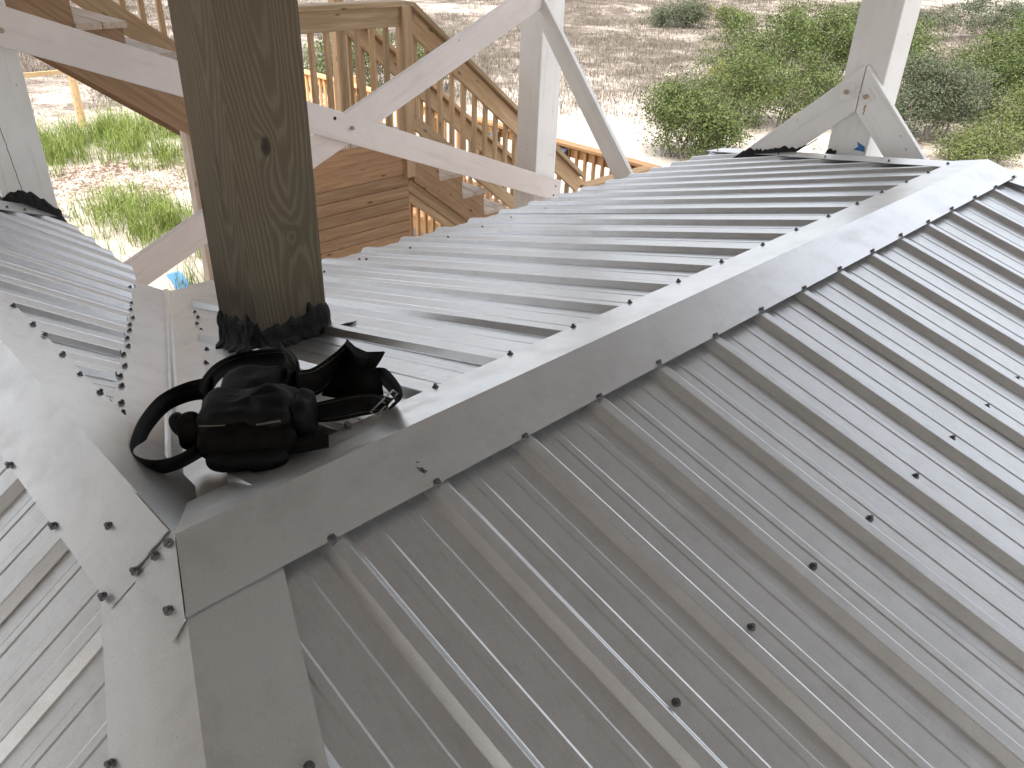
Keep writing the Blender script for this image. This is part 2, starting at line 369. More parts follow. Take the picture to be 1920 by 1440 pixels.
# corner wing, inner face (F) : ribs down +x
KB = (3.75-BE)/EX
surfF = lambda u, v: (v, u, -m2*v-HR)
def rngF(u):
    v1 = min(EX, u/VX-.125) if u < EX*VX+.4 else EX
    v0 = .02 if u <= BE else (u-BE)/KB+.02
    return (v0, v1) if v1 > v0 else None
yf = 2.005
for i, f in enumerate((-8, -4, 0, 4, 8)): panel(yf+f*SP, 4, surfF, rngF, .0012*(i % 2), mat=M_PANEL_X)
# corner wing, outer face (D) : ribs down -x
surfD = lambda u, v: (-v, u, -m2*v-HR)
def rngD(u):
    v0 = .02 if 0 <= u <= BE else (-u/VX+.02 if u < 0 else (u-BE)/KB+.02)
    return (v0, EX) if v0 < EX else None
yd = .010
for i, f in enumerate((-11, -7, -3, 1, 5, 9, 13)): panel(yd+f*SP, 4, surfD, rngD, .0012*(i % 2), mat=M_PANEL_X)
# hipped end beyond the long ridge and end of the wing
sE = m1*EY/(AE-AX)
panel_end = lambda u: (abs(u)*K+.02, AE-AX) if abs(u)*K+.02 < AE-AX else None
for i, f in enumerate((-9, -5, -1, 3, 7)): panel(f*SP, 4, lambda u, v: (AX+v, u, -sE*v-HR), panel_end, .0012*(i % 2), segs=3)
sB = m2*EX/(3.75-BE)
for i, f in enumerate((-5, -1, 3)): panel(f*SP, 4, lambda u, v: (u, BE+v, -sB*v-HR), lambda u: (abs(u)*KB+.02, 3.75-BE) if abs(u)*KB+.02 < 3.75-BE else None, .0012*(i % 2), segs=3)

def cap(name, c0, c1, nl, nr, wl, wr, z, parent=roof, cut0=None):
    """folded cap: crest from c0 to c1, flanges wl / wr wide lying in planes with normals nl / nr"""
    c0 = Vector(c0); c1 = Vector(c1); d = (c1-c0).normalized(); rows = []
    up = Vector((0, 0, z)); n = max(2, int((c1-c0).length/.2))
    for i in range(n+1):
        p = c0.lerp(c1, i/n)+up; a = d.cross(Vector(nl).normalized()); b_ = d.cross(Vector(nr).normalized())
        if a.dot(Vector(nr)) < 0: pass
        row = []
        for (e, ww, nn, sg) in ((a, wl, nl, 1), (b_, wr, nr, 1)):
            e = e if e.z < 0 else -e
            if abs(e.z) < 1e-6: e = a
            nn = Vector(nn).normalized()
            wob = .0012*noise.noise((p.x*5, p.y*5, p.z*5+ww*50))
            pts = [p+e*.004, p+e*(ww*.5)+nn*(.0012*noise.noise((p.x*2.7, p.y*2.7, 1+ww*9))), p+e*ww+nn*wob, p+e*(ww-.008)-nn*.0010+nn*wob]
            row.append(pts)
        L_, R_ = row
        rows.append([*L_[::-1], p, *R_])
    mb = MB(); k = len(rows[0])
    mb.v = [tuple(q) for r_ in rows for q in r_]
    mb.f = [(i*k+j, i*k+j+1, (i+1)*k+j+1, (i+1)*k+j) for i in range(n) for j in range(k-1)]
    me = mb.mesh(name); bm = bmesh.new(); bm.from_mesh(me)
    if sum(f.normal.z for f in bm.faces) < 0: bmesh.ops.reverse_faces(bm, faces=bm.faces)
    bm.to_mesh(me); bm.free()
    return link(name, me, M_CAP, parent)
nE, nG, nF, nD = (0, -m1, 1), (0, m1, 1), (m2, 0, 1), (-m2, 0, 1)
nX, nB = (sE, 0, 1), (0, sB, 1)
# hip caps first, ridge caps lapped over them
hc = cap('hip_cap', (0, 0, 0), (-EX, -EX*VX, -m2*EX), nD, nE, .150, .150, .0)
cap('hip_cap', (AX, 0, 0), (AE, EY, -m1*EY), nG, nX, .135, .135, .0)
cap('hip_cap', (AX, 0, 0), (AE, -EY, -m1*EY), nE, nX, .135, .135, .0)
cap('hip_cap', (0, BE, 0), (EX, 3.75, -m2*EX), nF, nB, .135, .135, .0)
cap('hip_cap', (0, BE, 0), (-EX, 3.75, -m2*EX), nD, nB, .135, .135, .0)
cap('ridge_cap', (0, .002, 0), (0, BE+.02, 0), nD, nF, .143, .143, .0016)
# long ridge cap: mitred at the corner along the hip, plus two folded end tabs
def long_cap():
    mb = MB(); n = 18; wE, wG = .146, .134; cE = 1/math.hypot(1, m1); rows = []
    for i in range(n+1):
        tt = i/n
        row = []
        for (sg, fr) in ((-1, 1.0), (-1, .5), (-1, .03), (0, 0), (1, .03), (1, .5), (1, 1.0)):
            ww = (wE if sg < 0 else wG)*fr*cE; y = sg*ww
            xs = (y/VX if sg < 0 else 0.0); x = xs+(AX+.06-xs)*tt
            z = -m1*ww+.0058-(.155*ww*max(0, min(1, (.50-x)/.40)) if sg > 0 else 0)+.0016*noise.noise((x*2.1, y*9, 2))*fr
            row.append((x, y, z))
        e = row[0]; row = [(e[0], e[1]+.008, e[2]+.0012)]+row; e = row[-1]; row.append((e[0], e[1]-.008, e[2]+.0012)); rows.append(row)
    k = len(rows[0]); mb.v = [q for r_ in rows for q in r_]
    mb.f = [(i*k+j+1, i*k+j, (i+1)*k+j, (i+1)*k+j+1) for i in range(n) for j in range(k-1)]
    me = mb.mesh('ridge_cap'); bm = bmesh.new(); bm.from_mesh(me); bmesh.ops.recalc_face_normals(bm, faces=bm.faces)
    if sum(f.normal.z for f in bm.faces) < 0: bmesh.ops.reverse_faces(bm, faces=bm.faces)
    bm.to_mesh(me); bm.free(); return link('ridge_cap', me, M_CAP, roof)
A = long_cap(); tag(A, 'long ridge cap with a small smudged ink stamp')
def sheet(name, pts, lift, n, parent, mat=None, th=.0008):
    n = Vector(n).normalized(); k = len(pts); up = [Vector(p)+n*lift for p in pts]; lo = [p-n*th for p in up]
    mb = MB(); mb.add(up+lo, [tuple(range(k)), tuple(range(2*k-1, k-1, -1))]+[(i, k+i, k+(i+1) % k, (i+1) % k) for i in range(k)])
    me = mb.mesh(name); bm = bmesh.new(); bm.from_mesh(me); bmesh.ops.recalc_face_normals(bm, faces=bm.faces); bm.to_mesh(me); bm.free()
    return link(name, me, mat or M_CAP, parent)
zD = lambda x, y: (x, y, m2*x)
sheet('cap_end_tab', [zD(-.067, .169), zD(-.001, .157), zD(-.001, .018), zD(-.072, .016)], .0072, nD, A, None, .003)
sheet('cap_end_tab', [zD(-.074, .000), zD(-.0005, -.003), zD(-.0548, -.1405), (-.084, -.153, m2*-.084+.0015)], .0050, nD, A, None, .003)
zE = lambda x, y: (x, y, m1*y)
st = []
for (a, b_, c, d) in ((.4235, -.079, .4295, -.082), (.417, -.090, .4205, -.098), (.4215, -.094, .426, -.098), (.417, -.099, .4275, -.1055), (.4195, -.0975, .421, -.108), (.4235, -.096, .4255, -.1085)):
    st.append((a, b_, c, d))
mb = MB()
for a, b_, c, d in st:
    p = Vector(zE(a, b_)); q = Vector(zE(c, d)); dr = (q-p).normalized(); sdv = dr.cross(Vector(nE).normalized())*.0011; up = Vector(nE).normalized()*.0072
    mb.add([p+sdv+up, p-sdv+up, q-sdv+up, q+sdv+up], [(0, 1, 2, 3)])
link('ink_stamp', mb.mesh('ink_stamp'), M_INK, A)

# valley flashing with raised centre crimp
mb = MB(); nn = 14; rows = []
for i in range(nn+1):
    y = .04+(EX*VX+.10-.04)*i/nn; x = y/VX; row = []
    for du, h in ((-.24, 0), (-.12, 0), (-.019, 0), (-.012, .004), (-.005, .014), (.001, .014), (.008, .004), (.016, 0), (.11, 0), (.22, 0)):
        X_ = max(x+du, .012) if du < 0 else x+du; z = (-m2*X_ if du < 0 else -m1*y)
        row.append((X_, y, z-HR-.002+h))
    rows.append(row)
k = len(rows[0]); mb.v = [q for r_ in rows for q in r_]; mb.f = [(i*k+j, i*k+j+1, (i+1)*k+j+1, (i+1)*k+j) for i in range(nn) for j in range(k-1)]
link('valley_flashing', mb.mesh('valley_flashing'), M_CAP, roof)

# screws
def screw_mesh():
    mb = MB()
    def disc(n, r0_, r1_, z0, z1):
        vs = [(r0_*math.cos(2*math.pi*i/n), r0_*math.sin(2*math.pi*i/n), z0) for i in range(n)]+[(r1_*math.cos(2*math.pi*i/n), r1_*math.sin(2*math.pi*i/n), z1) for i in range(n)]
        mb.add(vs, [tuple(range(n, 2*n))]+[(i, (i+1) % n, n+(i+1) % n, n+i) for i in range(n)])
    disc(10, .0082, .0074, 0, .0022); disc(10, .0066, .0060, .0022, .0034); disc(6, .0043, .0040, .0034, .0088)
    me = mb.mesh('screw'); me.materials.append(M_SCREW); return me
SCREW = screw_mesh()
def screw(P, n, parent=roof):
    z = (Vector(n).normalized()+Vector((random.uniform(-.07, .07), random.uniform(-.07, .07), 0))).normalized()
    q = z.to_track_quat('Z', 'Y').to_matrix().to_4x4() @ Matrix.Rotation(random.uniform(0, 3), 4, 'Z')
    link('screw', SCREW, None, parent, Matrix.Translation(Vector(P)) @ q)
jit = lambda s=.004: random.uniform(-s, s)
for i in range(16): y = -.137+jit(); screw((.202+i*SP+jit(), y, m1*y+.0059), nE, A)
for i in range(15): y = .126+jit(); screw((.641+(i-1)*SP+jit(), y, -m1*y+.0055), nG, A)
for y in (1.72, 1.49, 1.243, 1.097, 1.015, .885, .76, .653): screw((.110+jit(), y, -m2*.110+.0028), nF)
for y in (.501, .261, .738, .965): screw((-.117, y, -m2*.117+.0025), nD)
for x, y in ((-.059, .138), (-.015, -.003), (-.038, .001), (-.069, .012), (-.119, .029), (-.067, -.104)): screw((x, y, m2*x+.0078), nD, A)
for x, y in ((-.216, -.21), (-.36, -.55)): screw((x, y, m2*x+.0015), nD)
screw((-.03, -.42, -m1*.42+.0012), nE)
for i in range(12):
    x = x0+SP*(1+i)+.047; y = -.66-.003*i+jit(.006); screw((x, y, m1*y-HR+.0014), nE)
for i in range(14):
    x = 1.456+i*.2286-.2286*2; y = 1.80+jit(.02)
    if 1.0 < x < 4.6: screw((x-.055, y, -m1*y-HR+.0014), nG)
for x, y in ((.742, 2.228), (.715, 2.19), (.602, 1.863), (.556, 1.74), (.52, 1.62), (.466, 1.495), (.437, 1.415), (.39, 1.302), (.36, 1.21), (.31, 1.10), (.273, .987), (.225, .88), (.20, .80), (.154, .669), (.132, .60), (.118, .555)):
    screw((x, y, -m2*x-HR+.0014), nF)
for x, y in ((.793, 1.763), (.76, 1.66), (.711, 1.556), (.675, 1.44), (.569, 1.158), (.50, 1.01)): screw((x, y, -m1*y-HR+.0014), nG)
for tt in (.2, .42, .62, .8, .95):
    x, y = AX+(AE-AX)*tt, EY*tt; screw((x-.085, y+.05, -m1*(y+.05)+.002), nG)
for y in (3.03, 3.2, 3.34): x = (y-BE)/KB; screw((x+.055, y-.07, -m2*(x+.055)+.001), nF)
for x, y in ((1.62, 1.86),): screw((x, y, -m1*y-HR+.001), nG)
# what carries the sheets: fascia boards and short posts (mostly out of sight)
for p0, p1 in (((EX-.03, EY-.03, -.66), (AE-.03, EY-.03, -.66)), ((EX-.04, EY+.2, -.73), (EX-.04, 3.70, -.73)), ((AE-.04, -EY+.05, -.66), (AE-.04, EY-.05, -.66)), ((-.85, -EY+.03, -.68), (AE-.05, -EY+.03, -.68)), ((-EX+.04, -EY+.1, -.74), (-EX+.04, 3.7, -.74))):
    board('fascia_board', p0, p1, .038, .14, M_STAIR, roof)
for x, y in ((-.75, -1.9), (2.2, -1.9), (4.75, -1.9), (4.6, 1.9), (2.6, 1.9), (-.75, 3.55), (.75, 3.0)):
    board('support_post', (x, y, gh(x, y)-.05), (x, y, -.70), .09, .09, M_FRAME, roof)

# ================================================================== POSTS AND BRACES OF THE HOUSE FRAME
def post_ob(name, x, y, w_, z0, z1, mat, label, cat='post'):
    o = board(name, (x+w_/2, y+w_/2, z0), (x+w_/2, y+w_/2, z1), w_, w_, mat, None)
    return tag(o, label, cat)
PW = .238; CEIL = 2.25
P0 = post_ob('timber_post', .631, .930, PW, -.30, CEIL, M_OLD, 'thick weathered brown timber post with knots, black tar round its foot')
# the post goes on below the roof to the ground
P0b = board('lower_post', (.631+PW/2, .930+PW/2, GZ-.1), (.631+PW/2, .930+PW/2, -.301), PW, PW, M_OLD, P0)
P1 = post_ob('white_post', .632, 3.50, PW, GZ-.1, CEIL, M_WHITE, 'white painted square post with a long crack, rising beside the grassy yard')
P2 = post_ob('white_post', 4.49, 3.50, PW, GZ-.1, CEIL, M_WHITE, 'white painted square post in front of the stair rail where crossed braces meet')
P3 = post_ob('white_post', 4.478, .845, PW, GZ-.1, CEIL, M_WHITE, 'white painted square post behind two bolted braces at the hip of the roof')

def brace(poly, axis, a0, a1, mat, label):
    return tag(prism('white_brace', poly, axis, a0, a1, mat), label, 'brace')
B1 = brace([(.56, .348), (.56, .538), (4.725, -1.076), (4.725, -1.262)], 'y', 3.420, 3.459, M_PINK, 'long pinkish white brace falling from the cracked post past the timber post')
B2 = brace([(.70, -1.09), (.70, -1.285), (4.60, .333), (4.60, .537)], 'y', 3.460, 3.498, M_PINK, 'pinkish white brace rising behind the long falling brace to the middle post')
B3 = brace([(3.60, .285), (3.60, .500), (.98, -2.44), (.98, -2.72)], 'x', 4.430, 4.469, M_WHITE, 'steep white brace falling from the middle post to the ribbed roof edge')
B4 = brace([(.954, -.045), (.954, .208), (2.80, -1.52), (2.80, -1.77)], 'x', 4.438, 4.476, M_WHITE, 'white bolted brace with torn black tar along its foot at the hip')
B5 = brace([(.948, -.045), (.948, .205), (-.6, -1.29), (-.6, -1.54)], 'x', 4.438, 4.476, M_WHITE, 'white bolted brace with rust streak and no tar on its foot')
def bolt(parent, P, n, r_=.016, plate=0, rot=0):
    n = Vector(n); q = n.to_track_quat('Z', 'Y').to_matrix().to_4x4() @ Matrix.Rotation(rot, 4, 'Z')
    if plate:
        mb = MB(); s = plate; mb.add([(-s, -s, 0), (s, -s, 0), (s, s, 0), (-s, s, 0), (-s, -s, .005), (s, -s, .005), (s, s, .005), (-s, s, .005)], [(4, 5, 6, 7), (0, 1, 5, 4), (1, 2, 6, 5), (2, 3, 7, 6), (3, 0, 4, 7)])
        link('bolt_plate', mb.mesh('bolt_plate'), M_WHITE, parent, Matrix.Translation(Vector(P)) @ q)
    mb = MB(); z = .005 if plate else 0
    tube(mb, [(0, 0, z), (0, 0, z+.018)], r_, 6); tube(mb, [(0, 0, z+.018), (0, 0, z+.026)], r_*.6, 8)
    link('bolt', mb.mesh('bolt'), M_BOLT, parent, Matrix.Translation(Vector(P)) @ q)
bolt(B4, (4.4375, 1.023, .052), (-1, 0, 0), .014, .042, .2); bolt(B5, (4.4375, .905, .045), (-1, 0, 0), .014, .035, .8)
bolt(B1, (2.665, 3.4195, -.36), (0, -1, 0), .014); bolt(B1, (.80, 3.4195, .33), (0, -1, 0), .013)
mb = MB(); k_ = 9; lf = []; rt = []
for i in range(k_): f = i/(k_-1); ww = .010*(1-.7*f)+.003*noise.noise((i*1.3, 2, 8)); cy = .905-.004*f+.003*noise.noise((i*.9, 5, 1)); lf.append((4.4374, cy-ww, .030-.085*f)); rt.append((4.4374, cy+ww*.8, .030-.085*f))
mb.v = lf+rt; mb.f = [(i, i+1, k_+i+1, k_+i) for i in range(k_-1)]; link('rust_streak', mb.mesh('rust_streak'), M_RUST, B5)
def hole(parent, P, n, r_=.011):
    q = Vector(n).to_track_quat('Z', 'Y').to_matrix().to_4x4(); mb = MB(); tube(mb, [(0, 0, -.004), (0, 0, .0006)], r_, 10)
    link('bolt_hole', mb.mesh('bolt_hole'), M_HOLE, parent, Matrix.Translation(Vector(P)) @ q)
hole(B1, (2.545, 3.42, -.285), (0, -1, 0), .012)
for dx, dz in ((0, 0), (-.02, -.075), (-.06, -.10)): hole(B1, (4.66+dx, 3.42, -1.11+dz), (0, -1, 0), .009)
# crack running down the cracked white post
mb = MB(); pts = [(.632-.0006, 3.575+.012*noise.noise((i*.6, 0, 2)), .30-.028*i) for i in range(30)]
for a, b_ in zip(pts[:-1], pts[1:]):
    mb.add([(a[0], a[1]-.0018, a[2]), (a[0], a[1]+.0018, a[2]), (b_[0], b_[1]+.0015, b_[2]), (b_[0], b_[1]-.0015, b_[2])], [(0, 1, 2, 3)])
link('crack', mb.mesh('crack'), M_HOLE, P1)
mb = MB(); pts = [(.70+.035*i/26+.004*noise.noise((i*.7, 1, 5)), 3.4993, -.02-.021*i) for i in range(27)]
for a, b_ in zip(pts[:-1], pts[1:]):
    mb.add([(a[0]-.0016, a[1], a[2]), (a[0]+.0016, a[1], a[2]), (b_[0]+.0014, b_[1], b_[2]), (b_[0]-.0014, b_[1], b_[2])], [(0, 1, 2, 3)])
link('crack', mb.mesh('crack'), M_HOLE, P1)

def tar(parent, x, y, w_, surf, top, spread, seed, sides=None, name='tar_collar'):
    """ragged mastic smeared up the post and out on the sheets"""
    per = []; n = 36
    for sx, sy, ex, ey, nx, ny in ((x, y, x+w_, y, 0, -1), (x+w_, y, x+w_, y+w_, 1, 0), (x+w_, y+w_, x, y+w_, 0, 1), (x, y+w_, x, y, -1, 0)):
        for i in range(n):
            f = i/n; per.append((sx+(ex-sx)*f, sy+(ey-sy)*f, nx, ny))
    rows = []
    for i, (px, py, nx, ny) in enumerate(per):
        a = noise.noise((px*24, py*24, seed)); b_ = noise.noise((px*95, py*95, seed+4)); c = noise.noise((px*60, py*60, seed+9))
        h = max(.008, top(px, py)+.024*a+.012*noise.noise((px*55, py*55, seed+4))); out_ = max(.006, spread*(1+.9*noise.noise((px*32, py*32, seed+9)))+.012*noise.noise((px*90, py*90, seed+2)))
        bz = surf(px, py)
        tn = lambda f, q: f+.007*noise.noise((px*70, py*70, seed+q*3.7))+.004*noise.noise((px*150, py*150, seed+q*5.1)); row = [(px+nx*.001, py+ny*.001, bz+h), (px+nx*.005, py+ny*.005, bz+h-.006)]
        for q_ in (.82, .64, .46, .3): o_ = max(.003, tn(.007+.006*(1-q_), q_*9)); row.append((px+nx*o_, py+ny*o_, bz+.012+(h-.012)*q_))
        row.append((px+nx*(.014+.006*c), py+ny*(.014+.006*c), bz+.014+.006*a))
        qx, qy = px+nx*out_, py+ny*out_; row.append((qx, qy, surf(qx, qy)+.003+.002*c))
        qx, qy = px+nx*(out_+.004), py+ny*(out_+.004); row.append((qx, qy, surf(qx, qy)-.024))
        rows.append(row)
    k = len(rows[0]); m_n = len(rows); mb = MB(); mb.v = [q for r_ in rows for q in r_]
    mb.f = [(i*k+j, ((i+1) % m_n)*k+j, ((i+1) % m_n)*k+j+1, i*k+j+1) for i in range(m_n) for j in range(k-1)]
    o = link(name, mb.mesh(name), M_TAR, parent); return smooth(o)
zG = lambda x, y: -m1*y-HR+.002
tar(P0, .631, .930, PW, zG, lambda x, y: .072+(.035 if x < .64 else 0)+(.02 if x > .80 else 0), .030, 3)
# loose rag of tar on the sheets beside the timber post
mb = MB(); c0 = Vector((.905, .895)); ring = []
for i in range(26):
    a = 2*math.pi*i/26; r_ = (.030+.018*noise.noise((math.cos(a)*2, math.sin(a)*2, 5))+.010*math.sin(7*a)); ring.append((c0.x+1.4*r_*math.cos(a), c0.y+.8*r_*math.sin(a)))
mb.v = [(c0.x, c0.y, zG(*c0)+.012)]+[(p_[0], p_[1], zG(*p_)+.0025+.004*abs(noise.noise((p_[0]*80, p_[1]*80, 1)))) for p_ in ring]
mb.f = [(0, 1+i, 1+(i+1) % 26) for i in range(26)]; link('tar_smear', mb.mesh('tar_smear'), M_TAR, P0)
zP1 = lambda x, y: min(-m2*x, -sB*(y-BE))-HR+.004
tar(P1, .632, 3.50, PW, zP1, lambda x, y: .10-.22*abs(x-.74), .030, 11)
zP3 = lambda x, y: -sE*(x-AX)-HR+.004
tar(P3, 4.478, .845, PW, zP3, lambda x, y: .05+(.04 if y > 1.02 else -.02), .015, 17)
mb = MB(); tp = [(.925, -.262), (.900, -.240), (.912, -.214), (.880, -.226), (.862, -.232), (.855, -.262)]
mb.add([(4.4772, a, c) for a, c in tp]+[(4.4762, a, c) for a, c in tp], [tuple(range(6)), tuple(range(11, 5, -1))]+[(i, 6+i, 6+(i+1) % 6, (i+1) % 6) for i in range(6)]); link('blue_tape', mb.mesh('blue_tape'), M_TAPE, P3)
def tar_band():
    mb = MB(); rows = []; n = 44
    for i in range(n+1):
        y = 1.13+(1.72-1.13)*i/n; zr = -m1*y-.012
        zu = .208-.936*(y-.954); zl = -.045-.934*(y-.954)
        top = min(zu+.004, zr+.040+.028*noise.noise((y*22, 0, 3))+.018*noise.noise((y*70, 0, 6))); bot = max(zl-.02, zr-.03)
        if top < bot: top = bot+.002
        rows.append([(4.4365, y, top), (4.431, y, top-.006), (4.428, y, (top+bot)/2), (4.415-.02*abs(noise.noise((y*30, 2, 2))), y, bot)])
    k = 4; mb.v = [q for r_ in rows for q in r_]; mb.f = [(i*k+j, i*k+j+1, (i+1)*k+j+1, (i+1)*k+j) for i in range(n) for j in range(k-1)]
    return smooth(link('tar_band', mb.mesh('tar_band'), M_TAR, B4))
tar_band()

# ================================================================== THE HOUSE OVERHEAD (out of frame, shades the roof)
HX0, HX1, HY0, HY1 = -13.0, 4.95, -6.6, 5.55
house = thing('stilt_house', (0, 0, CEIL), 'underside of the stilt house carried by the white posts overhead', 'house')
def boxo(name, x0_, x1_, y0_, y1_, z0_, z1_, mat, parent):
    mb = MB(); mb.add([(x0_, y0_, z0_), (x1_, y0_, z0_), (x1_, y1_, z0_), (x0_, y1_, z0_), (x0_, y0_, z1_), (x1_, y0_, z1_), (x1_, y1_, z1_), (x0_, y1_, z1_)], [(3, 2, 1, 0), (4, 5, 6, 7), (0, 1, 5, 4), (1, 2, 6, 5), (2, 3, 7, 6), (3, 0, 4, 7)])
    return link(name, mb.mesh(name), mat, parent)
boxo('floor_deck', HX0, HX1, HY0, HY1, CEIL+.235, CEIL+.30, M_SLAB, house)
boxo('wall', HX0+.01, HX1-.01, HY0+.01, HY1-.01, CEIL+.30, CEIL+3.3, M_SIDING, house)
boxo('unseen_deck', HX0, -1.95, HY1+.01, 7.6, CEIL+.235, CEIL+.29, M_SLAB, house)  # out-of-view deck, added and sized to block sky reflected in the wing's outer face
for x in (-12, -8.5, -5, -2.1): board('unseen_deck_post', (x, 7.45, GZ-.1), (x, 7.45, CEIL+.233), .14, .14, M_FRAME, house)  # posts under the added deck
k = 0; x = HX0+.1
while x < HX1: board('joist', (x, HY0+.02, CEIL+.12), (x, HY1-.02, CEIL+.12), .04, .23, M_FRAME, house); x += .41

# ================================================================== STAIRCASE
YS, YF = 4.15, 5.03
LZ = -.675; LX0, LX1 = 2.67, 3.735; RISE, RUN = .205, .262
stair = thing('wooden_staircase', (3.2, 4.6, GZ), 'brown timber staircase with a railed landing and boarded side behind the crossed braces', 'staircase')
def bd(n_, p0, p1, wy, wz, mat=M_STAIR, up=(0, 0, 1), par=None): return board(n_, p0, p1, wy, wz, mat, par or stair, up)
# lower flight: stringers, treads
NL = 8
def stepped(cols, y0_, y1_):
    """stepped stringer as one solid: cols = (x0, x1, top, bottom at x0, bottom at x1)"""
    d = Vector((1, 0, -SLP)).normalized(); Mx = frame((cols[0][0], (y0_+y1_)/2, cols[0][2]), d); inv = Mx.inverted(); mb = MB()
    for i, (xa, xb, zt, ba, bb) in enumerate(cols):
        q = [(xa, zt), (xb, zt), (xb, bb), (xa, ba)]
        mb.add([inv @ Vector((a, y0_, c)) for a, c in q]+[inv @ Vector((a, y1_, c)) for a, c in q], [(3, 2, 1, 0), (4, 5, 6, 7), (0, 1, 5, 4), (2, 3, 7, 6), (1, 2, 6, 5), (3, 0, 4, 7)])
    me = mb.mesh('stringer'); return link('stringer', me, M_SKIRT, stair, Mx)
SLP = .78
TT = .036
for y0_ in (YS+.005, (YS+YF)/2, YF-.04):
    bot = lambda x: LZ-.40-(RISE/RUN)*(x-LX1)
    stepped([(LX1+RUN*i, LX1+RUN*(i+1), LZ-RISE*(i+1)-TT, bot(LX1+RUN*i), max(bot(LX1+RUN*(i+1)), LZ-RISE*NL-.35)) for i in range(NL)], y0_, y0_+.038)
for i in range(NL):
    z = LZ-RISE*(i+1)-TT/2; x = LX1+RUN*i
    for j in range(2): bd('tread_board', (x+.068+j*.142, YS, z), (x+.068+j*.142, YF, z), .137, TT, M_TREAD)
# parallel timbers under the lower flight
dz = -.78
for off, th in ((-.455, .085), (-.56, .06)):
    bd('under_brace', (LX1-.04, YS+.06, LZ+off+.03), (LX1+1.25, YS+.06, LZ+off+.03+dz*1.29), .04, th)
# upper flight
UZ = [.25-.19*i for i in range(-6, 5)]; UX = [1.372+.262*i for i in range(-6, 5)]
for y0_ in (YS+.03, YF-.04):
    bot = lambda x: UZ[0]-.30-(.19/.262)*(x-UX[0])
    stepped([(UX[i], UX[i]+.262, UZ[i]-TT, bot(UX[i]), bot(UX[i]+.262)) for i in range(11)], y0_, y0_+.038)
for i in range(11):
    for j in range(2): bd('tread_board', (UX[i]+.068+j*.142, YS, UZ[i]-TT/2), (UX[i]+.068+j*.142, YF, UZ[i]-TT/2), .137, TT, M_TREAD)
    bd('riser_board', (UX[i]-.012, YS+.072, UZ[i]+.075), (UX[i]-.012, YF-.05, UZ[i]+.075), .02, .145)
# landing: joist rim, deck boards, boarded side
for j in range(7): x = LX0+.075+j*.153; bd('deck_board', (x, YS-.005, LZ-TT/2), (x, YF+.06, LZ-TT/2), .146, TT, M_TREAD)
bd('rim_board', (LX0, YS+.019, LZ-TT-.145), (LX1-.045, YS+.019, LZ-TT-.145), .038, .286, M_SKIRT)
z = LZ-TT-.292
for j in range(15):
    bd('skirt_board', (LX0-.02+jit(.004), YS+.020+jit(.003), z-.046), (LX1-.055+jit(.006), YS+.020+jit(.003), z-.046), .026, .0925, M_SKIRT); z -= .0965 if j != 5 else .106
for x in (LX0+.04, LX1-.09):
    bd('landing_post', (x, YS+.09, GZ-.1), (x, YS+.09, LZ-.05), .089, .089); bd('landing_post', (x, YF-.05, GZ-.1), (x, YF-.05, LZ-.05), .089, .089)
bd('landing_post', (1.93, YS+.1, GZ-.1), (1.93, YS+.1, -.40), .04, .089, M_TREAD)
# railings
RT_ = .285
def flat_rail(x0_, x1_, y, zt, par=stair, mat=M_STAIR, axis='x', cap_=True):
    P = (lambda a, z: (a, y, z)) if axis == 'x' else (lambda a, z: (y, a, z))
    board('hand_rail', P(x0_, zt-.018), P(x1_, zt-.018), .14, .036, mat, par); board('rail_board', P(x0_, zt-.108), P(x1_, zt-.108), .036, .138, mat, par)
flat_rail(LX0-.05, LX1-.10, YS+.015, RT_)
bd('newel_post', (LX1-.056, YS+.012, -1.02), (LX1-.056, YS+.012, RT_-.038), .092, .092)
bd('newel_post', (LX0-.03, YS+.012, -.90), (LX0-.03, YS+.012, RT_-.038), .092, .092)
x = LX0+.10
while x < LX1-.14: bd('baluster', (x, YS+.052, LZ), (x, YS+.052, RT_-.06), .037, .037); x += .128
SL = RISE/RUN
def slope_rail(y, x0_, x1_, zt, par=stair):
    """sloping guard: cap, rail board, balusters, bottom rail"""
    d = Vector((1, 0, -SL)).normalized(); nrm = Vector((SL, 0, 1)).normalized()
    zz = lambda x, o: zt-SL*(x-x0_)+o
    bd('hand_rail', (x0_, y, zz(x0_, -.02)), (x1_, y, zz(x1_, -.02)), .14, .036, M_STAIR, nrm, par)
    bd('rail_board', (x0_+.01, y, zz(x0_+.01, -.135)), (x1_, y, zz(x1_, -.135)), .036, .138, M_STAIR, nrm, par)
    bd('bottom_rail', (x0_+.01, y, zz(x0_+.01, -.86)), (x1_, y, zz(x1_, -.86)), .036, .10, M_STAIR, nrm, par)
    x = x0_+.075
    while x < x1_-.04: bd('baluster', (x, y+.037, zz(x, -.89)), (x, y+.037, zz(x, -.085)), .037, .037, M_STAIR, (0, 0, 1), par); x += .126
slope_rail(YS+.012, LX1-.008, LX1+RUN*NL, RT_-.005); slope_rail(YF+.02, LX1-.008, LX1+RUN*NL, RT_-.09)
bd('newel_post', (LX1-.056, YF+.02, -.95), (LX1-.056, YF+.02, RT_-.06), .092, .092)
# far guard of the upper flight
nrm = Vector((.74, 0, 1)).normalized()
bd('bottom_rail', (.60, YF+.02, 1.155), (2.50, YF+.02, 1.155-.74*1.90), .036, .15, M_STAIR, nrm)
x = .75
while x < LX0: bd('baluster', (x, YF+.06, 1.10-.74*(x-.6)), (x, YF+.06, 1.95-.74*(x-.6)), .037, .037); x += .125

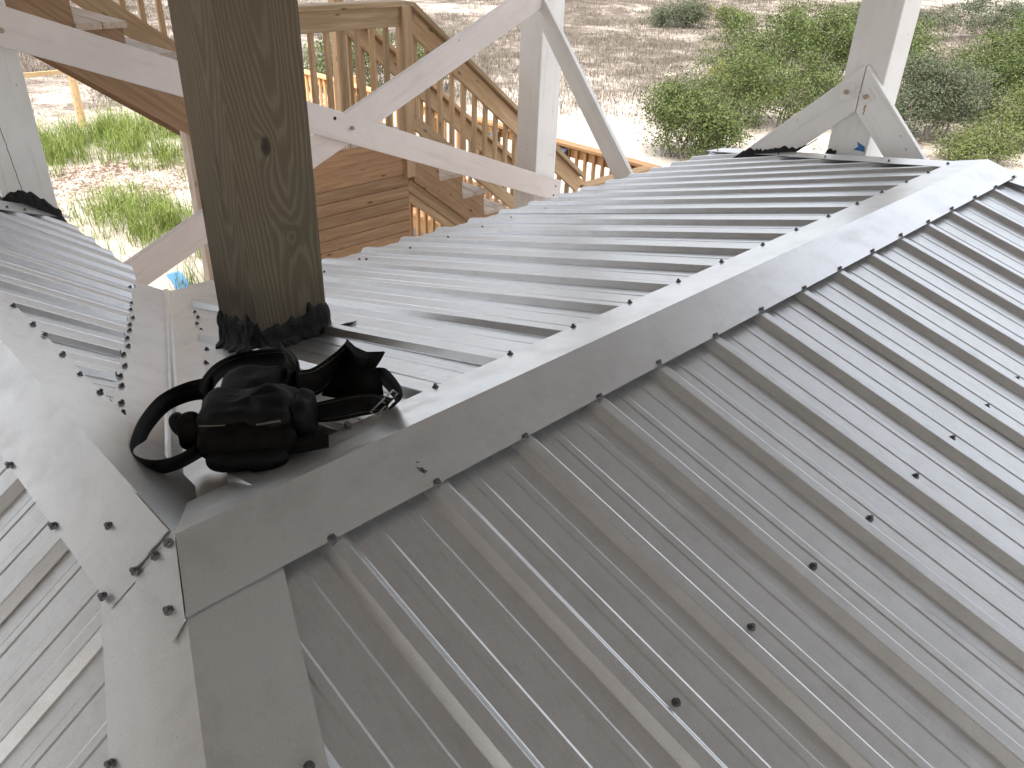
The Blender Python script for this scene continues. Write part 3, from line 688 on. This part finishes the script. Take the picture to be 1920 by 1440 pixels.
# ================================================================== BOARDWALK AT THE STAIR FOOT
WX0, WX1 = LX1+RUN*NL, 7.05; WZ = LZ-RISE*9; WR = -1.50
walk = thing('boardwalk', (6.4, 8, GZ), 'sunlit new timber boardwalk with railings running out from the stair foot', 'boardwalk')
y = YS+.05
while y < 12.5:
    board('deck_board', (WX0+.01, y, WZ-.018), (WX1+.03, y, WZ-.018), .137, .036, M_WALK, walk); y += .144
for x in (WX0+.06, WX1-.04): board('side_joist', (x, YS+.02, WZ-.13), (x, 12.4, WZ-.13), .038, .18, M_WALK, walk)
for x, z in ((WX1, WR),):
    board('hand_rail', (x, YS-.07, z-.018), (x, 12.4, z-.018), .14, .036, M_WALK, walk); board('rail_board', (x+.01, YS, z-.10), (x+.01, 12.4, z-.10), .036, .12, M_WALK, walk)
    board('bottom_rail', (x+.01, YS, WZ+.10), (x+.01, 12.4, WZ+.10), .036, .09, M_WALK, walk)
    y = YS+.14
    while y < 12.4: board('baluster', (x-.026, y, WZ+.03), (x-.026, y, z-.05), .037, .037, M_WALK, walk); y += .135
    for y in (YS+.02, 6.1, 8.0, 9.9, 11.8): board('walk_post', (x+.07, y, GZ-.1), (x+.07, y, z+.10 if y > 9 else z-.04), .089, .089, M_WALK, walk)
board('hand_rail', (WX0+.05, YS, WR-.018), (WX1-.072, YS, WR-.018), .14, .036, M_WALK, walk)
board('rail_board', (WX0+.05, YS, WR-.10), (WX1, YS, WR-.10), .036, .12, M_WALK, walk)
x = WX0+.12
while x < WX1: board('baluster', (x, YS+.037, WZ+.03), (x, YS+.037, WR-.05), .037, .037, M_WALK, walk); x += .135
for x in (WX0+.04, WX0+.6): board('walk_post', (x, YS-.06, GZ-.1), (x, YS-.06, WR-.04), .089, .089, M_WALK, walk)
# low guard seen under the stairs
low = thing('low_guard_rail', (5.0, 5.8, GZ), 'short bright timber guard rail seen under the stair stringer', 'railing')
board('hand_rail', (5.0, 5.15, -1.86), (5.0, 6.9, -1.86), .12, .036, M_WALK, low); board('rail_board', (5.03, 5.15, -1.94), (5.03, 6.9, -1.94), .036, .10, M_WALK, low)
board('bottom_rail', (5.03, 5.15, -2.75), (5.03, 6.9, -2.75), .036, .10, M_WALK, low)
y = 5.2
while y < 6.9: board('baluster', (4.99, y, -2.78), (4.99, y, -1.90), .037, .037, M_WALK, low); y += .13
for y in (5.15, 6.9): board('guard_post', (5.09, y, GZ-.1), (5.09, y, -1.84), .089, .089, M_WALK, low)

def solar(loc, label):
    t_ = thing('solar_lamp', loc, label, 'lamp'); x, y, z = loc
    mb = MB(); mb.add([(x-.10, y-.06, z), (x, y-.06, z-.02), (x, y+.06, z-.02), (x-.10, y+.06, z), (x-.085, y-.055, z+.085), (x, y-.06, z+.13), (x, y+.06, z+.13), (x-.085, y+.055, z+.085)], [(3, 2, 1, 0), (4, 5, 6, 7), (0, 1, 5, 4), (1, 2, 6, 5), (2, 3, 7, 6), (3, 0, 4, 7)])
    link('lamp_case', mb.mesh('lamp_case'), M_LAMP, t_)
    mb = MB(); a = [Vector(mb_) for mb_ in ((x-.080, y-.045, z+.0905), (x-.010, y-.048, z+.1275), (x-.010, y+.048, z+.1275), (x-.080, y+.045, z+.0905))]
    mb.add(a, [(0, 1, 2, 3)]); link('solar_cell', mb.mesh('solar_cell'), M_SOLAR, t_)
    mb = MB(); mb.add([(x-.1008, y-.045, z+.018), (x-.1008, y+.045, z+.018), (x-.0905, y+.045, z+.07), (x-.0905, y-.045, z+.07)], [(3, 2, 1, 0)]); link('lamp_lens', mb.mesh('lamp_lens'), M_SOLAR, t_)
solar((WX1-.05, 5.42, WR-.19), 'small grey solar lamp on the boardwalk rail beside the middle white post')
solar((WX1-.05, 6.62, WR-.22), 'small grey solar lamp on the boardwalk rail seen through the stair balusters')

# ================================================================== WIRE FENCE
fence = thing('wire_fence', (5.4, 17.6, GZ), 'new timber and wire mesh fence standing in tall green grass', 'fence')
fx = [1.2, 2.62, 4.03, 5.44, 6.85, 8.26, 9.67]
for x in fx: board('fence_post', (x, 17.62, GZ-.3), (x, 17.62, GZ+1.32+jit(.03)), .14, .14, M_FENCE, fence)
for a, b_ in zip(fx[:-1], fx[1:]): board('top_rail', (a+.04, 17.60, GZ+1.14), (b_-.04, 17.60, GZ+1.14), .05, .085, M_FENCE, fence)
mb = MB()
for i in range(9): z = GZ+.06+i*.128; tube(mb, [(fx[0], 17.55, z), (fx[-1], 17.55, z)], .0032, 4)
x = fx[0]
while x < fx[-1]: tube(mb, [(x, 17.545, GZ), (x, 17.545, GZ+1.12)], .0028, 4); x += .115
link('wire_mesh', mb.mesh('wire_mesh'), M_WIRE, fence)

# blue strip on the sand
mb = MB(); pts = [(3.47, 9.02), (3.43, 8.78), (3.38, 8.52), (3.27, 8.20)]
for i, (x, y) in enumerate(pts): 
    z = gh(x, y)+.02+.01*(i % 2); mb.v += [(x-.085, y+.01, z), (x+.085, y-.01, z+.015), (x+.085, y-.01, z-.004), (x-.085, y+.01, z-.02)]
for i in range(3): mb.f += [(4*i+j, 4*i+(j+1) % 4, 4*i+4+(j+1) % 4, 4*i+4+j) for j in range(4)]
mb.f += [(3, 2, 1, 0), (12, 13, 14, 15)]
tag(link('plastic_strip', mb.mesh('plastic_strip'), M_TAPE), 'bright blue plastic strip lying on sand below the roof valley', 'strip')

# ================================================================== TOOL BELT
belt = thing('tool_belt', (.26, .23, -.05), 'black leather tool belt with pouches, looped straps and a steel buckle', 'tool belt')
def spline(pts, n=6):
    pts = [Vector(p) for p in pts]; res = []
    for i in range(len(pts)-1):
        p0, p1, p2, p3 = pts[max(i-1, 0)], pts[i], pts[i+1], pts[min(i+2, len(pts)-1)]
        for s in range(n):
            u = s/n; res.append(.5*((2*p1)+(-p0+p2)*u+(2*p0-5*p1+4*p2-p3)*u*u+(-p0+3*p1-3*p2+p3)*u**3))
    res.append(pts[-1]); return res
def ribbon(name, up_, lo_, mat, th=.0045, parent=belt, stitch=False):
    a = spline(up_); b_ = spline(lo_); n = min(len(a), len(b_)); mb = MB()
    cent = sum(a+b_, Vector())/(len(a)+len(b_)); fr = []
    for i in range(n):
        tg = (a[min(i+1, n-1)]+b_[min(i+1, n-1)]-a[max(i-1, 0)]-b_[max(i-1, 0)]); nn_ = tg.cross(a[i]-b_[i])
        nn_ = nn_.normalized() if nn_.length > 1e-9 else Vector((0, 0, 1)); fr.append(nn_)
        m__ = (a[i]+b_[i])/2+nn_*.0015
        mb.v += [tuple(a[i]+nn_*th*.3), tuple(m__+nn_*th*.5), tuple(b_[i]+nn_*th*.3), tuple(b_[i]-nn_*th*.3), tuple(m__-nn_*th*.5), tuple(a[i]-nn_*th*.3)]
    k = 6
    for i in range(n-1): mb.f += [(i*k+j, i*k+(j+1) % k, (i+1)*k+(j+1) % k, (i+1)*k+j) for j in range(k)]
    mb.f += [tuple(range(k-1, -1, -1)), tuple(range((n-1)*k, n*k))]
    me = mb.mesh(name); bm = bmesh.new(); bm.from_mesh(me); bmesh.ops.recalc_face_normals(bm, faces=bm.faces); bm.to_mesh(me); bm.free()
    o = link(name, me, mat, parent)
    if stitch:
        mb = MB()
        for src, f in ((a, .13), (a, .87)):
            for i in range(1, n-1):
                for q in (0, .5):
                    p = a[i].lerp(b_[i], f); p2 = a[i+1].lerp(b_[i+1], f); s0 = p.lerp(p2, q); s1 = p.lerp(p2, q+.28)
                    for sg in (-1, 1): tube(mb, [s0+fr[i]*sg*th*.55, s1+fr[i]*sg*th*.55], .0005, 4)
        link('stitching', mb.mesh('stitching'), M_THREAD, o)
    return smooth(o)
loopU = [(0.332, 0.561, -0.075), (0.285, 0.603, -0.091), (0.213, 0.582, -0.087), (0.135, 0.486, -0.064), (0.078, 0.385, -0.041), (0.056, 0.326, -0.035), (0.058, 0.276, -0.024), (0.074, 0.234, -0.012), (0.105, 0.224, -0.01), (0.147, 0.235, -0.011), (0.186, 0.236, -0.003)]
loopL = [(0.309, 0.526, -0.11), (0.274, 0.569, -0.122), (0.218, 0.556, -0.118), (0.15, 0.476, -0.095), (0.101, 0.393, -0.071), (0.065, 0.324, -0.06), (0.06, 0.278, -0.054), (0.076, 0.249, -0.052), (0.111, 0.247, -0.056), (0.155, 0.26, -0.06), (0.199, 0.272, -0.061)]
backU = [(0.268, 0.5, -0.063), (0.298, 0.532, -0.052), (0.348, 0.573, -0.053), (0.407, 0.596, -0.059), (0.461, 0.564, -0.051), (0.491, 0.501, -0.034), (0.463, 0.401, -0.007), (0.408, 0.292, 0.022)]
backL = [(0.29, 0.53, -0.121), (0.329, 0.584, -0.126), (0.389, 0.652, -0.139), (0.432, 0.652, -0.134), (0.476, 0.609, -0.123), (0.498, 0.54, -0.104), (0.476, 0.455, -0.082), (0.42, 0.339, -0.05)]
strapU = [(0.392, 0.276, 0.041), (0.433, 0.284, 0.029), (0.488, 0.308, 0.023), (0.54, 0.334, 0.021), (0.566, 0.346, 0.028)]
strapL = [(0.368, 0.242, 0.005), (0.414, 0.25, -0.017), (0.457, 0.273, -0.023), (0.547, 0.364, -0.047), (0.586, 0.346, -0.022)]
ringU = [(0.546, 0.212, 0.018), (0.551, 0.184, 0.026), (0.535, 0.136, 0.036), (0.512, 0.08, 0.044), (0.496, 0.053, 0.041), (0.482, 0.045, 0.038)]
ringL = [(0.553, 0.255, -0.033), (0.571, 0.244, -0.035), (0.562, 0.211, -0.03), (0.546, 0.16, -0.023), (0.527, 0.117, -0.019), (0.499, 0.106, -0.018)]
lowU = [(0.368, 0.213, -0.007), (0.401, 0.208, -0.007), (0.442, 0.192, -0.005), (0.476, 0.173, -0.002), (0.494, 0.141, 0.006), (0.483, 0.069, 0.032)]
lowL = [(0.372, 0.213, -0.045), (0.387, 0.181, -0.038), (0.416, 0.157, -0.034), (0.45, 0.138, -0.029), (0.471, 0.121, -0.024), (0.494, 0.107, -0.016)]
ribbon('belt_loop', loopU, loopL, M_LEATHER); ribbon('back_strap', backU, backL, M_LEATHER, .007, belt, True)
ribbon('tail_strap', strapU, strapL, M_SUEDE, .005, belt, True); ribbon('buckle_strap', ringU, ringL, M_LEATHER, .006)
ribbon('punched_strap', lowU, lowL, M_LEATHER, .005, belt, True)
flap = [(0.557, 0.331, 0.037), (0.55, 0.291, 0.037), (0.545, 0.236, 0.047), (0.555, 0.186, 0.065), (0.557, 0.207, 0.035), (0.554, 0.224, 0.01), (0.538, 0.18, 0.002), (0.519, 0.148, -0.01), (0.498, 0.177, -0.022), (0.472, 0.242, -0.045), (0.456, 0.291, -0.053), (0.472, 0.298, -0.035), (0.53, 0.342, -0.031), (0.558, 0.353, -0.004)]
def fan(name, rim, c, th, mat):
    rim = [Vector(p) for p in rim]; c = Vector(c); k = len(rim); mb = MB()
    nn_ = sum(((rim[i]-c).cross(rim[(i+1) % k]-c) for i in range(k)), Vector()).normalized()
    ins = [c.lerp(p, .55)+nn_*.004 for p in rim]
    top = [c+nn_*th]+[p+nn_*th for p in ins]+rim; mb.v = [tuple(v) for v in top]+[tuple(v-nn_*th*2) for v in top]
    o_ = len(top)
    for b_, rev in ((0, 0), (o_, 1)):
        for i in range(k):
            j = (i+1) % k; f1 = (b_, b_+1+i, b_+1+j); f2 = (b_+1+i, b_+1+k+i, b_+1+k+j, b_+1+j)
            mb.f += [f1[::-1], f2[::-1]] if rev else [f1, f2]
    for i in range(k): j = (i+1) % k; mb.f.append((1+k+j, 1+k+i, o_+1+k+i, o_+1+k+j))
    return smooth(link(name, mb.mesh(name), mat, belt))
fan('hammer_flap', flap, (0.535, 0.272, -0.010), .002, M_LEATHER)
fan('tongue', [(0.47, 0.488, -0.0), (0.456, 0.443, 0.002), (0.416, 0.356, 0.005), (0.405, 0.3, 0.02), (0.444, 0.384, 0.013)], (.432, .38, .012), .003, M_LEATHER)
a_ = Vector((.715, -.698, 0)); b_v = Vector((.698, .715, 0)); up_ = Vector((0, 0, 1))
def lump(name, c, ha, hb, hz, mat, e=.55, seed=0, tilt=0, rough=.012, par=None, segs=(28, 18)):
    mb = MB(); c = Vector(c); nu, nv = segs
    ux = (a_*math.cos(tilt)+up_*math.sin(tilt)); uz = (-a_*math.sin(tilt)+up_*math.cos(tilt))
    sg = lambda x: math.copysign(abs(x)**e, x)
    for j in range(nv+1):
        ph = -math.pi/2+math.pi*j/nv
        for i in range(nu):
            th = 2*math.pi*i/nu
            p = c+ux*ha*sg(math.cos(ph))*sg(math.cos(th))+b_v*hb*sg(math.cos(ph))*sg(math.sin(th))+uz*hz*sg(math.sin(ph))
            d = (p-c).normalized(); p += d*(rough*noise.noise(p*14+Vector((seed, 0, 0)))+rough*.45*noise.noise(p*38+Vector((seed, 3, 0))))
            mb.v.append(tuple(p))
    mb.f = [(j*nu+i, j*nu+(i+1) % nu, (j+1)*nu+(i+1) % nu, (j+1)*nu+i) for j in range(nv) for i in range(nu)]
    return smooth(link(name, mb.mesh(name), mat, par or belt))
body = lump('main_pouch', (.268, .238, -.003), .100, .070, .049, M_LEATHER, .6, 1, .03, .020, None, (40, 26))
pk = lump('front_pouch', (.222, .180, -.012), .090, .036, .036, M_SUEDE, .65, 5, .10, .016, None, (36, 22))
lump('lower_pouch', (.212, .162, -.026), .080, .042, .020, M_LEATHER, .6, 9, .12, .008)
lump('side_pocket', (.165, .300, -.022), .026, .030, .038, M_SUEDE, .7, 13, .2)
lump('tool_loop', (.152, .322, -.012), .013, .018, .026, M_LEATHER, .8, 17, .3, .004)
lump('cinch_collar', (.345, .175, -.002), .022, .048, .048, M_LEATHER, .6, 21, 0)
lump('rear_pouch', (.335, .355, -.050), .085, .100, .056, M_LEATHER, .6, 25, .02)
# stiff leather edge under the front pouch
mb = MB(); q = [Vector((.150, .190, -.045)), Vector((.325, .015+.045, -.008)), Vector((.338, .080, .006)), Vector((.180, .235, -.028))]
nq = (q[1]-q[0]).cross(q[2]-q[0]).normalized()*.002
mb.add([p+nq for p in q]+[p-nq for p in q], [(0, 1, 2, 3), (7, 6, 5, 4), (0, 4, 5, 1), (1, 5, 6, 2), (2, 6, 7, 3), (3, 7, 4, 0)]); link('backing_plate', mb.mesh('backing_plate'), M_LEATHER, belt)
# bar-tack seams on the pouch
bm = bmesh.new()
for o_ in (body, pk): bm.from_mesh(o_.data)
bv = BVHTree.FromBMesh(bm)
co = Vector(cam.matrix_world.translation)
def seam(pts):
    mb = MB(); h = []
    for p in pts:
        d = (Vector(p)-co).normalized(); hit = bv.ray_cast(co, d)
        if hit[0]: h.append(hit[0]+hit[1]*.0006)
    if len(h) > 2: h.append(h[0]); tube(mb, h, .0006, 4); link('seam_tack', mb.mesh('seam_tack'), M_THREAD, pk)
def dense(qs, n=8): return [Vector(qs[i]).lerp(Vector(qs[(i+1) % len(qs)]), s/n) for i in range(len(qs)) for s in range(n)]
seam(dense([(0.166, .262, .010), (0.200, .222, .016), (0.203, .225, .012), (.168, .265, .006)])); seam(dense([(.238, .165, .030), (.268, .130, .043), (.271, .134, .037), (.241, .170, .024)]))
bm.free()
# steel buckle
mb = MB(); bk = [Vector(p) for p in ((0.499, 0.087, 0.037), (0.504, 0.076, 0.033), (0.474, 0.112, -0.023), (0.466, 0.124, -0.020))]
tube(mb, [*bk, bk[0]], .0021, 6); tube(mb, [bk[0].lerp(bk[3], .5), bk[1].lerp(bk[2], .5)+Vector((-.004, .0, .004))], .0016, 6)
link('buckle', mb.mesh('buckle'), M_STEEL, belt)

# ================================================================== PLANTS
def leaf_cloud(rng_, blobs, count, size, flat=.5):
    mb = MB(); tot = sum(b_[3]*b_[4]*b_[5] for b_ in blobs)**1.0
    for (bx, by, bz, rx, ry, rz) in blobs:
        n = int(2.3*count*(rx*ry*rz)/tot)
        # inner twig clumps so that gaps and dark clumps show
        cl = []
        for _ in range(max(8, n//60)):
            d = Vector((rng_.gauss(0, 1), rng_.gauss(0, 1), rng_.gauss(0, 1)+.25)).normalized(); r_ = rng_.uniform(.35, 1.06)
            cl.append((Vector((bx+d.x*rx*r_, by+d.y*ry*r_, bz+d.z*rz*r_)), d))
        for _ in range(n):
            c, d = rng_.choice(cl); s = .10+.07*rng_.random()
            p = c+Vector((rng_.gauss(0, s), rng_.gauss(0, s), rng_.gauss(0, s*.7)))
            if p.z < GZ+.05: continue
            nn_ = (d*.7+Vector((rng_.gauss(0, .7), rng_.gauss(0, .7), rng_.gauss(.4, .7)))).normalized(); u = nn_.orthogonal().normalized()
            u = Matrix.Rotation(rng_.uniform(0, 6.28), 3, nn_) @ u; v_ = nn_.cross(u); l_ = size*rng_.uniform(.6, 1.3); ww = l_*.42
            k_ = len(mb.v); mb.v += [tuple(p-u*l_*.5), tuple(p+v_*ww*.5), tuple(p+u*l_*.5), tuple(p-v_*ww*.5)]; mb.f.append((k_, k_+1, k_+2, k_+3))
    return mb
def shrub(name, x, y, blobs, count, size, mat, label, seed, stems=20):
    rg = random.Random(seed); z0 = gh(x, y)
    t_ = thing(name, (x, y, z0), label, 'shrub', None)
    bl = [(x+a, y+b_, z0+c, rx, ry, rz) for a, b_, c, rx, ry, rz in blobs]
    mb = leaf_cloud(rg, bl, count, size); link('foliage', mb.mesh('foliage'), mat, t_)
    mb = MB()
    for i in range(stems):
        bx = rg.choice(bl); e = Vector((bx[0]+rg.uniform(-.7, .7)*bx[3], bx[1]+rg.uniform(-.7, .7)*bx[4], bx[2]+rg.uniform(-.2, .8)*bx[5]))
        s0 = Vector((x+rg.uniform(-.3, .3)+(bx[0]-x)*.6, y+rg.uniform(-.3, .3)+(bx[1]-y)*.6, z0-.1)); m__ = s0.lerp(e, .5)+Vector((rg.uniform(-.15, .15), rg.uniform(-.15, .15), .1))
        tube(mb, [s0, m__, e+(e-m__)*rg.uniform(0, .35)], .018, 5, .004)
        for _ in range(3):
            q = m__.lerp(e, rg.random()); tube(mb, [q, q+Vector((rg.uniform(-.35, .35), rg.uniform(-.35, .35), rg.uniform(0, .35)))], .009, 4, .003)
    link('stems', mb.mesh('stems'), M_BARK, t_); return t_
shrub('oak_shrub', 13.9, 8.3, [(0, 0, .72, .85, .85, .66), (-.2, .35, 1.05, .55, .55, .45), (.35, -.5, .6, .65, .65, .55), (.9, -.3, .5, .5, .5, .45)], 9000, .060, M_LEAF_A, 'small rounded green shrub on pale sand just past the roof edge', 1)
shrub('oak_shrub', 17.6, 9.0, [(0, 0, .8, 1.2, 1.1, .8), (-1.0, .9, .6, .9, .9, .62), (1.1, -.9, .8, 1.0, .9, .8), (.3, .5, 1.2, .8, .8, .5), (1.9, -1.6, .6, .8, .8, .6)], 13000, .062, M_LEAF_A, 'dense low green thicket between the small shrub and the bolted post', 2)
shrub('oak_shrub', 21.6, 10.0, [(0, 0, 1.2, 1.5, 1.4, 1.1), (-1.4, 1.0, 1.0, 1.2, 1.2, .9), (1.1, -1.0, 1.3, 1.3, 1.3, 1.05), (.3, .2, 1.9, 1.1, 1.1, .6), (2.0, -2.0, 1.0, 1.1, 1.1, .95), (-.6, 1.4, 1.6, .8, .8, .5)], 19000, .066, M_LEAF_A, 'tallest green thicket rising behind the bolted post', 3)
shrub('oak_shrub', 19.4, 5.7, [(0, 0, .9, 1.1, 1.1, .85), (-.6, .5, .6, .8, .8, .6), (.8, -.4, 1.0, .9, .9, .75), (.2, .5, 1.45, .7, .7, .45)], 11000, .060, M_LEAF_C, 'dark grey green shrub on the far side of the bolted post', 4)
shrub('oak_shrub', 20.6, 4.1, [(0, 0, .6, 1.0, 1.0, .6), (.9, -.4, .75, .9, .9, .7), (-.5, .2, .45, .6, .6, .45), (1.5, -.2, 1.0, .8, .8, .6)], 10000, .058, M_LEAF_B, 'yellow green bush above the brown leaf litter by the ridge end', 5)
shrub('oak_shrub', 23.9, 4.9, [(0, 0, 1.2, 1.3, 1.3, 1.1), (-.9, .8, .8, .9, .9, .75), (.6, -.6, 1.9, 1.1, 1.1, .75), (.2, 1.0, 1.6, .9, .9, .6), (1.2, .2, 2.3, .8, .8, .55)], 15000, .066, M_LEAF_A, 'large bright leafy bush reaching over the white sand patch', 6)
shrub('oak_shrub', 18.3, 4.25, [(0, 0, .35, .75, .6, .38), (.5, -.35, .45, .55, .5, .38)], 5000, .055, M_LEAF_B, 'knee high yellow green bush at the end of the ridge cap', 7)
shrub('oak_shrub', 32.4, 21.2, [(0, 0, .6, 1.0, 1.0, .65), (-.8, .7, .45, .8, .8, .5)], 5200, .075, M_LEAF_C, 'isolated grey twiggy bush out on the open dune', 8)
shrub('oak_shrub', 34.2, 20.2, [(0, 0, .45, .6, .6, .45), (.4, -.5, .35, .5, .5, .38)], 3200, .075, M_LEAF_B, 'small lime green bush beside the isolated grey dune bush', 9)
shrub('oak_shrub', 30.8, 12.8, [(0, 0, .9, 1.5, 1.4, .95), (-1.6, 1.2, .8, 1.3, 1.2, .8), (1.5, -1.2, .8, 1.3, 1.2, .8), (.4, .2, 1.5, 1.0, 1.0, .5)], 10000, .078, M_LEAF_A, 'broad green thicket far behind the bolted post', 10)
shrub('oak_shrub', 41.0, 11.6, [(0, 0, .9, 1.8, 1.8, .9), (2.2, -1.2, .8, 1.5, 1.5, .8), (-2, 1.5, .6, 1.3, 1.3, .6)], 8000, .085, M_LEAF_C, 'distant dull green thicket beyond the tan grass', 11)
shrub('oak_shrub', 12.4, 17.4, [(0, 0, .9, .9, .9, .75), (.3, -.4, 1.3, .6, .6, .5), (-.7, .6, .7, .7, .7, .6), (1.2, -1.1, .9, .8, .8, .75)], 8000, .066, M_LEAF_A, 'dark green bush seen between the landing balusters', 12)
shrub('oak_shrub', 28.6, 6.7, [(0, 0, .9, 1.4, 1.3, .9), (1.4, -.9, 1.2, 1.4, 1.3, 1.0), (-.9, 1.1, .6, .9, .9, .6), (.4, -.2, 1.8, .9, .9, .5)], 10000, .072, M_LEAF_A, 'green bush spreading behind the white sand patch', 13)
shrub('oak_shrub', 22.2, 6.5, [(0, 0, .45, .8, .8, .48), (.6, .5, .5, .7, .7, .42)], 5000, .062, M_LEAF_C, 'low grey green bush in front of the white sand patch', 14)
def palmetto(x, y, z, label, seed, nf=6):
    rg = random.Random(seed); t_ = thing('saw_palmetto', (x, y, gh(x, y)), label, 'palmetto'); z0 = gh(x, y)
    for k_ in range(nf):
        az = rg.uniform(0, 6.28); el = rg.uniform(.5, 1.2); d = Vector((math.cos(az)*math.cos(el), math.sin(az)*math.cos(el), math.sin(el)))
        base = Vector((x, y, z0)); hub = base+d*z*rg.uniform(.75, 1.1); mb = MB(); tube(mb, [base, hub], .012, 5, .007)
        u = d.cross(Vector((0, 0, 1))).normalized(); v_ = u.cross(d)
        for i in range(15):
            a = -1.5+3.0*i/14; dd_ = (d*math.cos(a)+u*math.sin(a)).normalized(); sd_ = dd_.cross(v_).normalized(); l_ = .42*rg.uniform(.85, 1.1); tip = hub+dd_*l_-Vector((0, 0, .06))
            md = hub+dd_*l_*.5
            mb.add([hub, md+sd_*.018, tip, md-sd_*.018], [(0, 1, 2, 3)])
        link('fan_leaf', mb.mesh('fan_leaf'), M_PALM, t_)
palmetto(19.0, 10.1, 1.05, 'yellowing saw palmetto poking out of the low thicket', 3, 8)
palmetto(33.4, 21.0, .8, 'lime yellow palmetto between the two dune bushes', 5, 6)

# grass as masses
def grass(name, spots, mat, label, seed, lean=.35, wd=.006):
    """spots: (x, y, height, blades, radius)"""
    rg = random.Random(seed); mb = MB()
    for (x, y, h, nb, rad) in spots:
        for _ in range(nb):
            a = rg.uniform(0, 6.28); r_ = rad*math.sqrt(rg.random()); px, py = x+r_*math.cos(a), y+r_*math.sin(a); z0 = gh(px, py)-.01
            az = rg.uniform(0, 6.28); hh = h*rg.uniform(.45, 1.1); le = hh*lean*rg.uniform(.3, 1.5); wv = wd*rg.uniform(.7, 1.3)
            d = Vector((math.cos(az), math.sin(az), 0)); sd_ = Vector((-d.y, d.x, 0))*wv; b0 = Vector((px, py, z0)); b1 = b0+d*le*.3+Vector((0, 0, hh*.6)); b2 = b0+d*le+Vector((0, 0, hh*(1-.25*lean)))
            k_ = len(mb.v); mb.v += [tuple(b0-sd_), tuple(b0+sd_), tuple(b1+sd_*.8), tuple(b1-sd_*.8), tuple(b2)]; mb.f += [(k_, k_+1, k_+2, k_+3), (k_+3, k_+2, k_+4)]
    o = link(name, mb.mesh(name), mat); o['kind'] = 'stuff'; o['label'] = label; o['category'] = 'grass'; return o
rg = random.Random(21); sp = []
for _ in range(260):      # tall strip along the fence
    x = rg.uniform(3.0, 9.6); y = 15.9+rg.gauss(0, .75)+.06*(x-5); sp.append((x, y, rg.uniform(.42, .72), 30, .20))
for _ in range(70): x = rg.uniform(5.2, 8.5); y = rg.uniform(13.2, 15.2); sp.append((x, y, rg.uniform(.25, .5), 20, .2))
for _ in range(62):      # loose clump in front
    x = 3.95+rg.gauss(0, .36); y = 11.1+rg.gauss(0, .72); sp.append((x, y, rg.uniform(.30, .58), 26, .20))
for _ in range(70): x = rg.uniform(2.9, 5.6); y = rg.uniform(9.4, 13.2); sp.append((x, y, rg.uniform(.2, .45), 9, .18))
for _ in range(46): x = rg.uniform(3.3, 5.2); y = rg.uniform(7.4, 9.8); sp.append((x, y, rg.uniform(.25, .5), 12, .18))
grass('green_grass', sp, M_GRASS, 'fresh green grass by the fence and on the sand', 5, .7, .0052)
sp = []
for _ in range(27000):
    r_ = 15+38*rg.random()**.8; a = R(rg.uniform(12, 84)); x, y = 3+r_*math.cos(a), 3+r_*math.sin(a)
    if noise.noise((x*.16, y*.16, 7))+.5*noise.noise((x*.6, y*.6, 1)) < -.30: continue
    if x < 9 and y < 19: continue
    if y < 9.5 and x < 24: continue
    sp.append((x, y, rg.uniform(.10, .26)+.26*max(0, noise.noise((x*.35, y*.35, 5))), 9, .36))
grass('dry_grass', sp, M_DRY, 'grey brown dry grass covering the dunes', 6, .8, .0065)
sp = []
for _ in range(700):
    x, y = rg.choice(((rg.uniform(2, 8), rg.uniform(12.2, 14.6)), (rg.uniform(15, 26), rg.uniform(2.5, 8.5)), (rg.uniform(4, 12), rg.uniform(18, 26))))
    sp.append((x, y, .05, 22, .35))
o = grass('leaf_litter', sp, M_STRAW, 'reddish brown pine straw and leaf litter on the sand', 8, 3.5, .008); o['category'] = 'litter'
